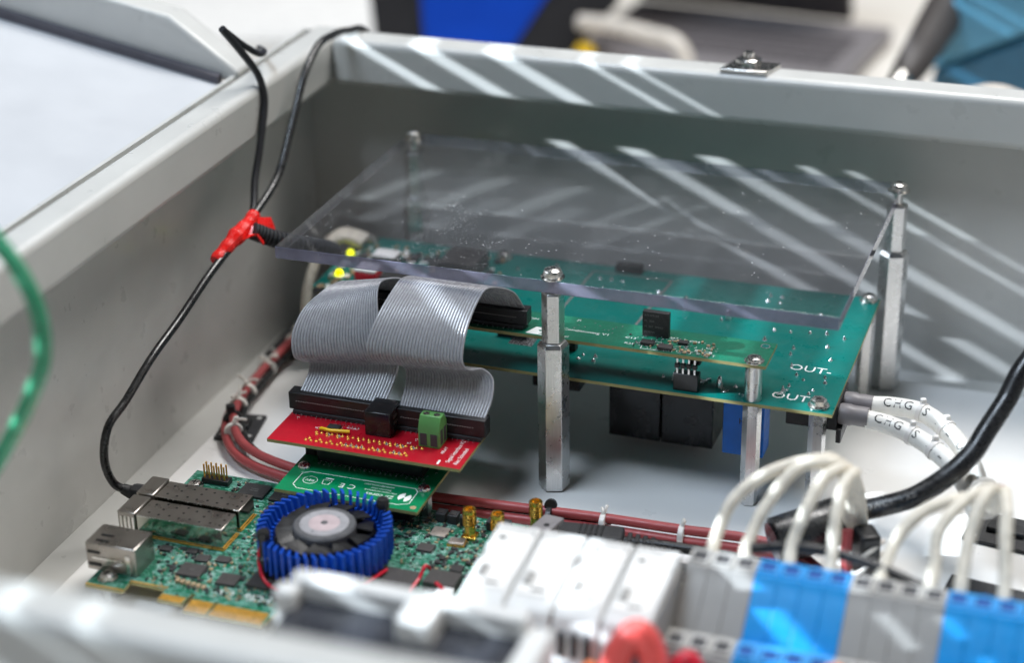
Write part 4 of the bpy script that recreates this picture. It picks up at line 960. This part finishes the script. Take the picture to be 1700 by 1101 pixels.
# cream wires arching into the terminals
wl = [((103, -122, 50), (104, -110, 58), (108, -100, 70), (122, -90, 79), (140, -78, 80), (142, -60, 66), (142, -44, 50), (144, -36, 26)),
      ((117, -122, 50), (117, -110, 58), (121, -100, 70), (131, -88, 80), (143, -77, 79), (144, -60, 65), (144, -44, 49), (146, -36, 26)),
      ((134, -122, 50), (134, -111, 58), (136, -101, 69), (140, -90, 78), (146, -78, 77), (146, -60, 64), (146, -44, 48), (148, -36, 26)),
      ((149, -122, 50), (149, -112, 58), (149, -102, 68), (149, -91, 76), (150, -79, 76), (149, -60, 63), (148, -44, 47), (150, -36, 26)),
      ((169, -122, 50), (170, -110, 56), (172, -98, 63), (182, -88, 71), (195, -76, 72), (202, -60, 60), (202, -40, 48), (199, -24, 40)),
      ((187, -122, 50), (187, -110, 57), (188, -99, 67), (193, -88, 75), (200, -76, 75), (204, -58, 62), (204, -40, 48), (200, -24, 40)),
      ((199, -122, 50), (199, -111, 58), (199, -100, 69), (201, -88, 78), (204, -76, 77), (206, -58, 62), (206, -40, 48), (202, -24, 40)),
      ((215, -122, 50), (215, -111, 58), (213, -100, 69), (211, -88, 77), (209, -76, 77), (208, -58, 62), (207, -40, 48), (203, -24, 40))]
wlab = ('cream wire arching into the leftmost grey terminals', 'cream wire arching in just left of the left blue terminals', 'cream wire bending into the left half of the left blue terminals', 'cream wire dropping steeply into the right half of the left blue terminals',
        'cream wire arching widest into the grey terminals between the blue groups', 'cream wire entering the last grey terminal before the right blue group', 'cream wire dropping into the left of the right blue terminals', 'rightmost cream wire dropping into the right blue terminals')
for i, (p, lb) in enumerate(zip(wl, wlab)):
    t = thing('cream_wire', p[0], lb, 'wire', 'cream wires arching into the terminals')
    wr = random.Random(i)
    pj = [Vector(q)+Vector((wr.uniform(-.9, .9), wr.uniform(-.9, .9), wr.uniform(-.9, .9)))*(0 if k in (0, len(p)-1) else 1) for k, q in enumerate(p)]
    b = B(); b.tube(pj, lambda t: 2.55+.07*math.sin(t*80+i)+.12*math.sin(t*23), 12, 14); b.build('sleeve', 'wire_white', t)
    b = B(); b.rod(Vector(p[0])+Vector((0, 0, -4)), Vector(p[0])+Vector((0, 3, 5)), 2.0, 10); b.build('bare_end', 'cable_red' if i < 2 else 'sleeve', t)
cable('black_loop_wire', [(118, -114, 56), (135, -110, 57.5), (155, -110, 57), (172, -113, 55), (186, -116, 52)], 2.2, 'cable_black', 'black wire lying along the back of the terminal blocks', 'wire')

# foreground dark module
fm = thing('dark_windowed_module', (20, -235, 0), 'white framed module with dark smoked window in the blurred foreground', 'module')
b = B(); b.bx(-17, 66, -262, -231, 60, 84); b.build('smoked_window', 'smoke', fm, bev=1)
b = B(); b.bx(-19, 68, -238, -230.5, 60, 92); b.build('frame', 'din_white', fm, bev=1.5)
b = B(); b.bx(-22, -14, -246, -238.3, 60, 91); b.build('frame', 'din_white', fm, bev=1.5); b = B(); b.bx(67, 76, -290, -231, 30, 86); b.build('frame', 'din_white', fm, bev=1.5)
b = B(); b.bx(26, 39, -252, -238.3, 70, 93); b.build('tab', 'din_white', fm, bev=1.5)
b = B(); b.bx(-19, 67, -290, -262.3, 7, 60); b.build('body', 'din_grey', fm, bev=1.5); b = B(); b.bx(-19, 67, -262, -230.6, .2, 59.8); b.build('body', 'din_white', fm, bev=1)

# ------------------------------------------------------------------ rim clip and background
rcp = thing('rim_latch', (46, 176, 154), 'shiny nut and washer plate on the far rim', 'latch')
b = B(); b.prism([(34, 168), (58, 168), (62, 184), (38, 184)], 154.05, 156.2); b.build('plate', 'steel', rcp, bev=.5)
b = B(); b.lathe((47, 176, 156.2), [(6.2, 0), (6.6, .6), (6.6, 3.5), (5.6, 4.2)], 6, .2); b.build('nut', 'steel', rcp, bev=.4); b = B(); b.cyl((47, 176, 160.4), 2.8, 3.0, 16); b.build('stud', 'steel', rcp)
def leaning(c, m3, sx, sy, sz): pass
dev = thing('blue_faced_device', (-245, 560, -26), 'black framed device with saturated blue face standing behind the enclosure', 'device')
bt = Matrix.Rotation(R(12), 3, 'Z') @ Matrix.Rotation(R(80), 3, 'X')
def slab(poly, t0, t1, name, m, parent, c, q, bev=1.5):
    b = B(); b.prism(poly, t0, t1); b.v = [Vector(c)+q@v for v in b.v]; return b.build(name, m, parent, bev=bev)
dc = (-283, 646, -26)
slab([(-74, 0), (64, 0), (118, 58), (124, 210), (-98, 210)], -30, 0, 'case', 'dark_plastic', dev, dc, bt)
slab([(-36, 24), (36, 24), (64, 66), (62, 190), (-48, 190)], .3, 2.5, 'screen', 'screen', dev, dc, bt, .5)
slab([(-70, 96), (-54, 100), (-54, 120), (-70, 118)], .3, 3, 'side_key', 'laptop', dev, dc, bt, .5)
lap = thing('grey_laptop', (-80, 780, -25), 'open dark grey laptop on the bench behind the far rim', 'laptop')
lq = Matrix.Rotation(R(-6), 3, 'Z')
slab([(-130, -75), (96, -75), (96, 75), (-130, 75)], 0, 14, 'base', 'laptop', lap, (-75, 757, -25), lq, 2)
key = None
for r_ in range(5):
    for k in range(12):
        if key is None: key = slab([(-118, -50), (-104, -50), (-104, -36), (-118, -36)], 14.2, 15.6, 'key', 'key', lap, (-75, 757, -25), lq, 0)
        else: rep(key, lq@Vector((k*16.5, r_*18, 0)))
lt = Matrix.Rotation(R(-6), 3, 'Z') @ Matrix.Rotation(R(108), 3, 'X')
slab([(-130, 0), (60, 0), (60, 165), (-130, 165)], -4, 4, 'lid', 'laptop_lid', lap, (-67, 838, -10), lt, 1.5)
cable('white_lead', [(-196, 668, 19), (-170, 660, 21), (-140, 650, 20), (-108, 640, 15), (-95, 634, -18)], 6.5, 'beige', 'pale blurred lead lying across the laptop front', 'cable')
yl = B(); yl.lathe((-188, 655, -25), [(8, 0), (9, 2), (9, 24), (6, 30)], 16); tag(yl.build('yellow_cap', 'yellow'), 'small yellow cap beside the laptop', 'cap')
tl = thing('black_handled_tool', (95, 520, -25), 'tool with black grip and shiny metal tip behind the right rim', 'tool')
b = B(); b.tube([(84, 478, 57), (88, 500, 62), (94, 550, 72), (99, 590, 80), (104, 612, 82), (107, 618, 74)], lambda t: 9+6*math.sin(t*2.3), 14, 8); b.build('grip', 'handle', tl)
b = B(); b.rod((84, 480, 57), (80, 462, 50), 8.5, 16); b.rod((80, 462, 50), (66, 390, -25), 6, 12); b.build('tip', 'steel', tl)
cs = thing('blue_carry_case', (300, 690, -26), 'teal blue plastic case at the upper right behind the rim', 'case')
def upright(poly, y0, y1, name, m, bev):
    b = B(); n_ = len(poly); b.add([(x_, y0, z_) for x_, z_ in poly]+[(x_, y1, z_) for x_, z_ in poly], [tuple(range(n_)), tuple(reversed(range(n_, 2*n_)))]+[(k, (k+1) % n_, n_+(k+1) % n_, n_+k) for k in range(n_)]); return b.build(name, m, cs, bev=bev, seg=3)
upright([(90, 37), (260, 121), (270, 240), (126, 175)], 562, 640, 'lid', 'case_blue', 5)
upright([(93, 36), (256, 116.5), (256, -25.8), (93, -25.8)], 567, 650, 'base', 'case_dark', 4)
er = B(); er.lathe((156, 330, -25.9), [(24, 0), (24, 118), (21, 126), (12, 130)], 24); tag(er.build('beige_knob', 'beige'), 'rounded beige knob peeking over the far rim at the right', 'knob')
pp = B(); pp.prism([(-640, 640), (-330, 700), (-370, 980), (-700, 930)], -25.9, -22); tag(pp.build('paper_sheet', 'paper'), 'blurred white paper lying on the bench at the upper left', 'paper')
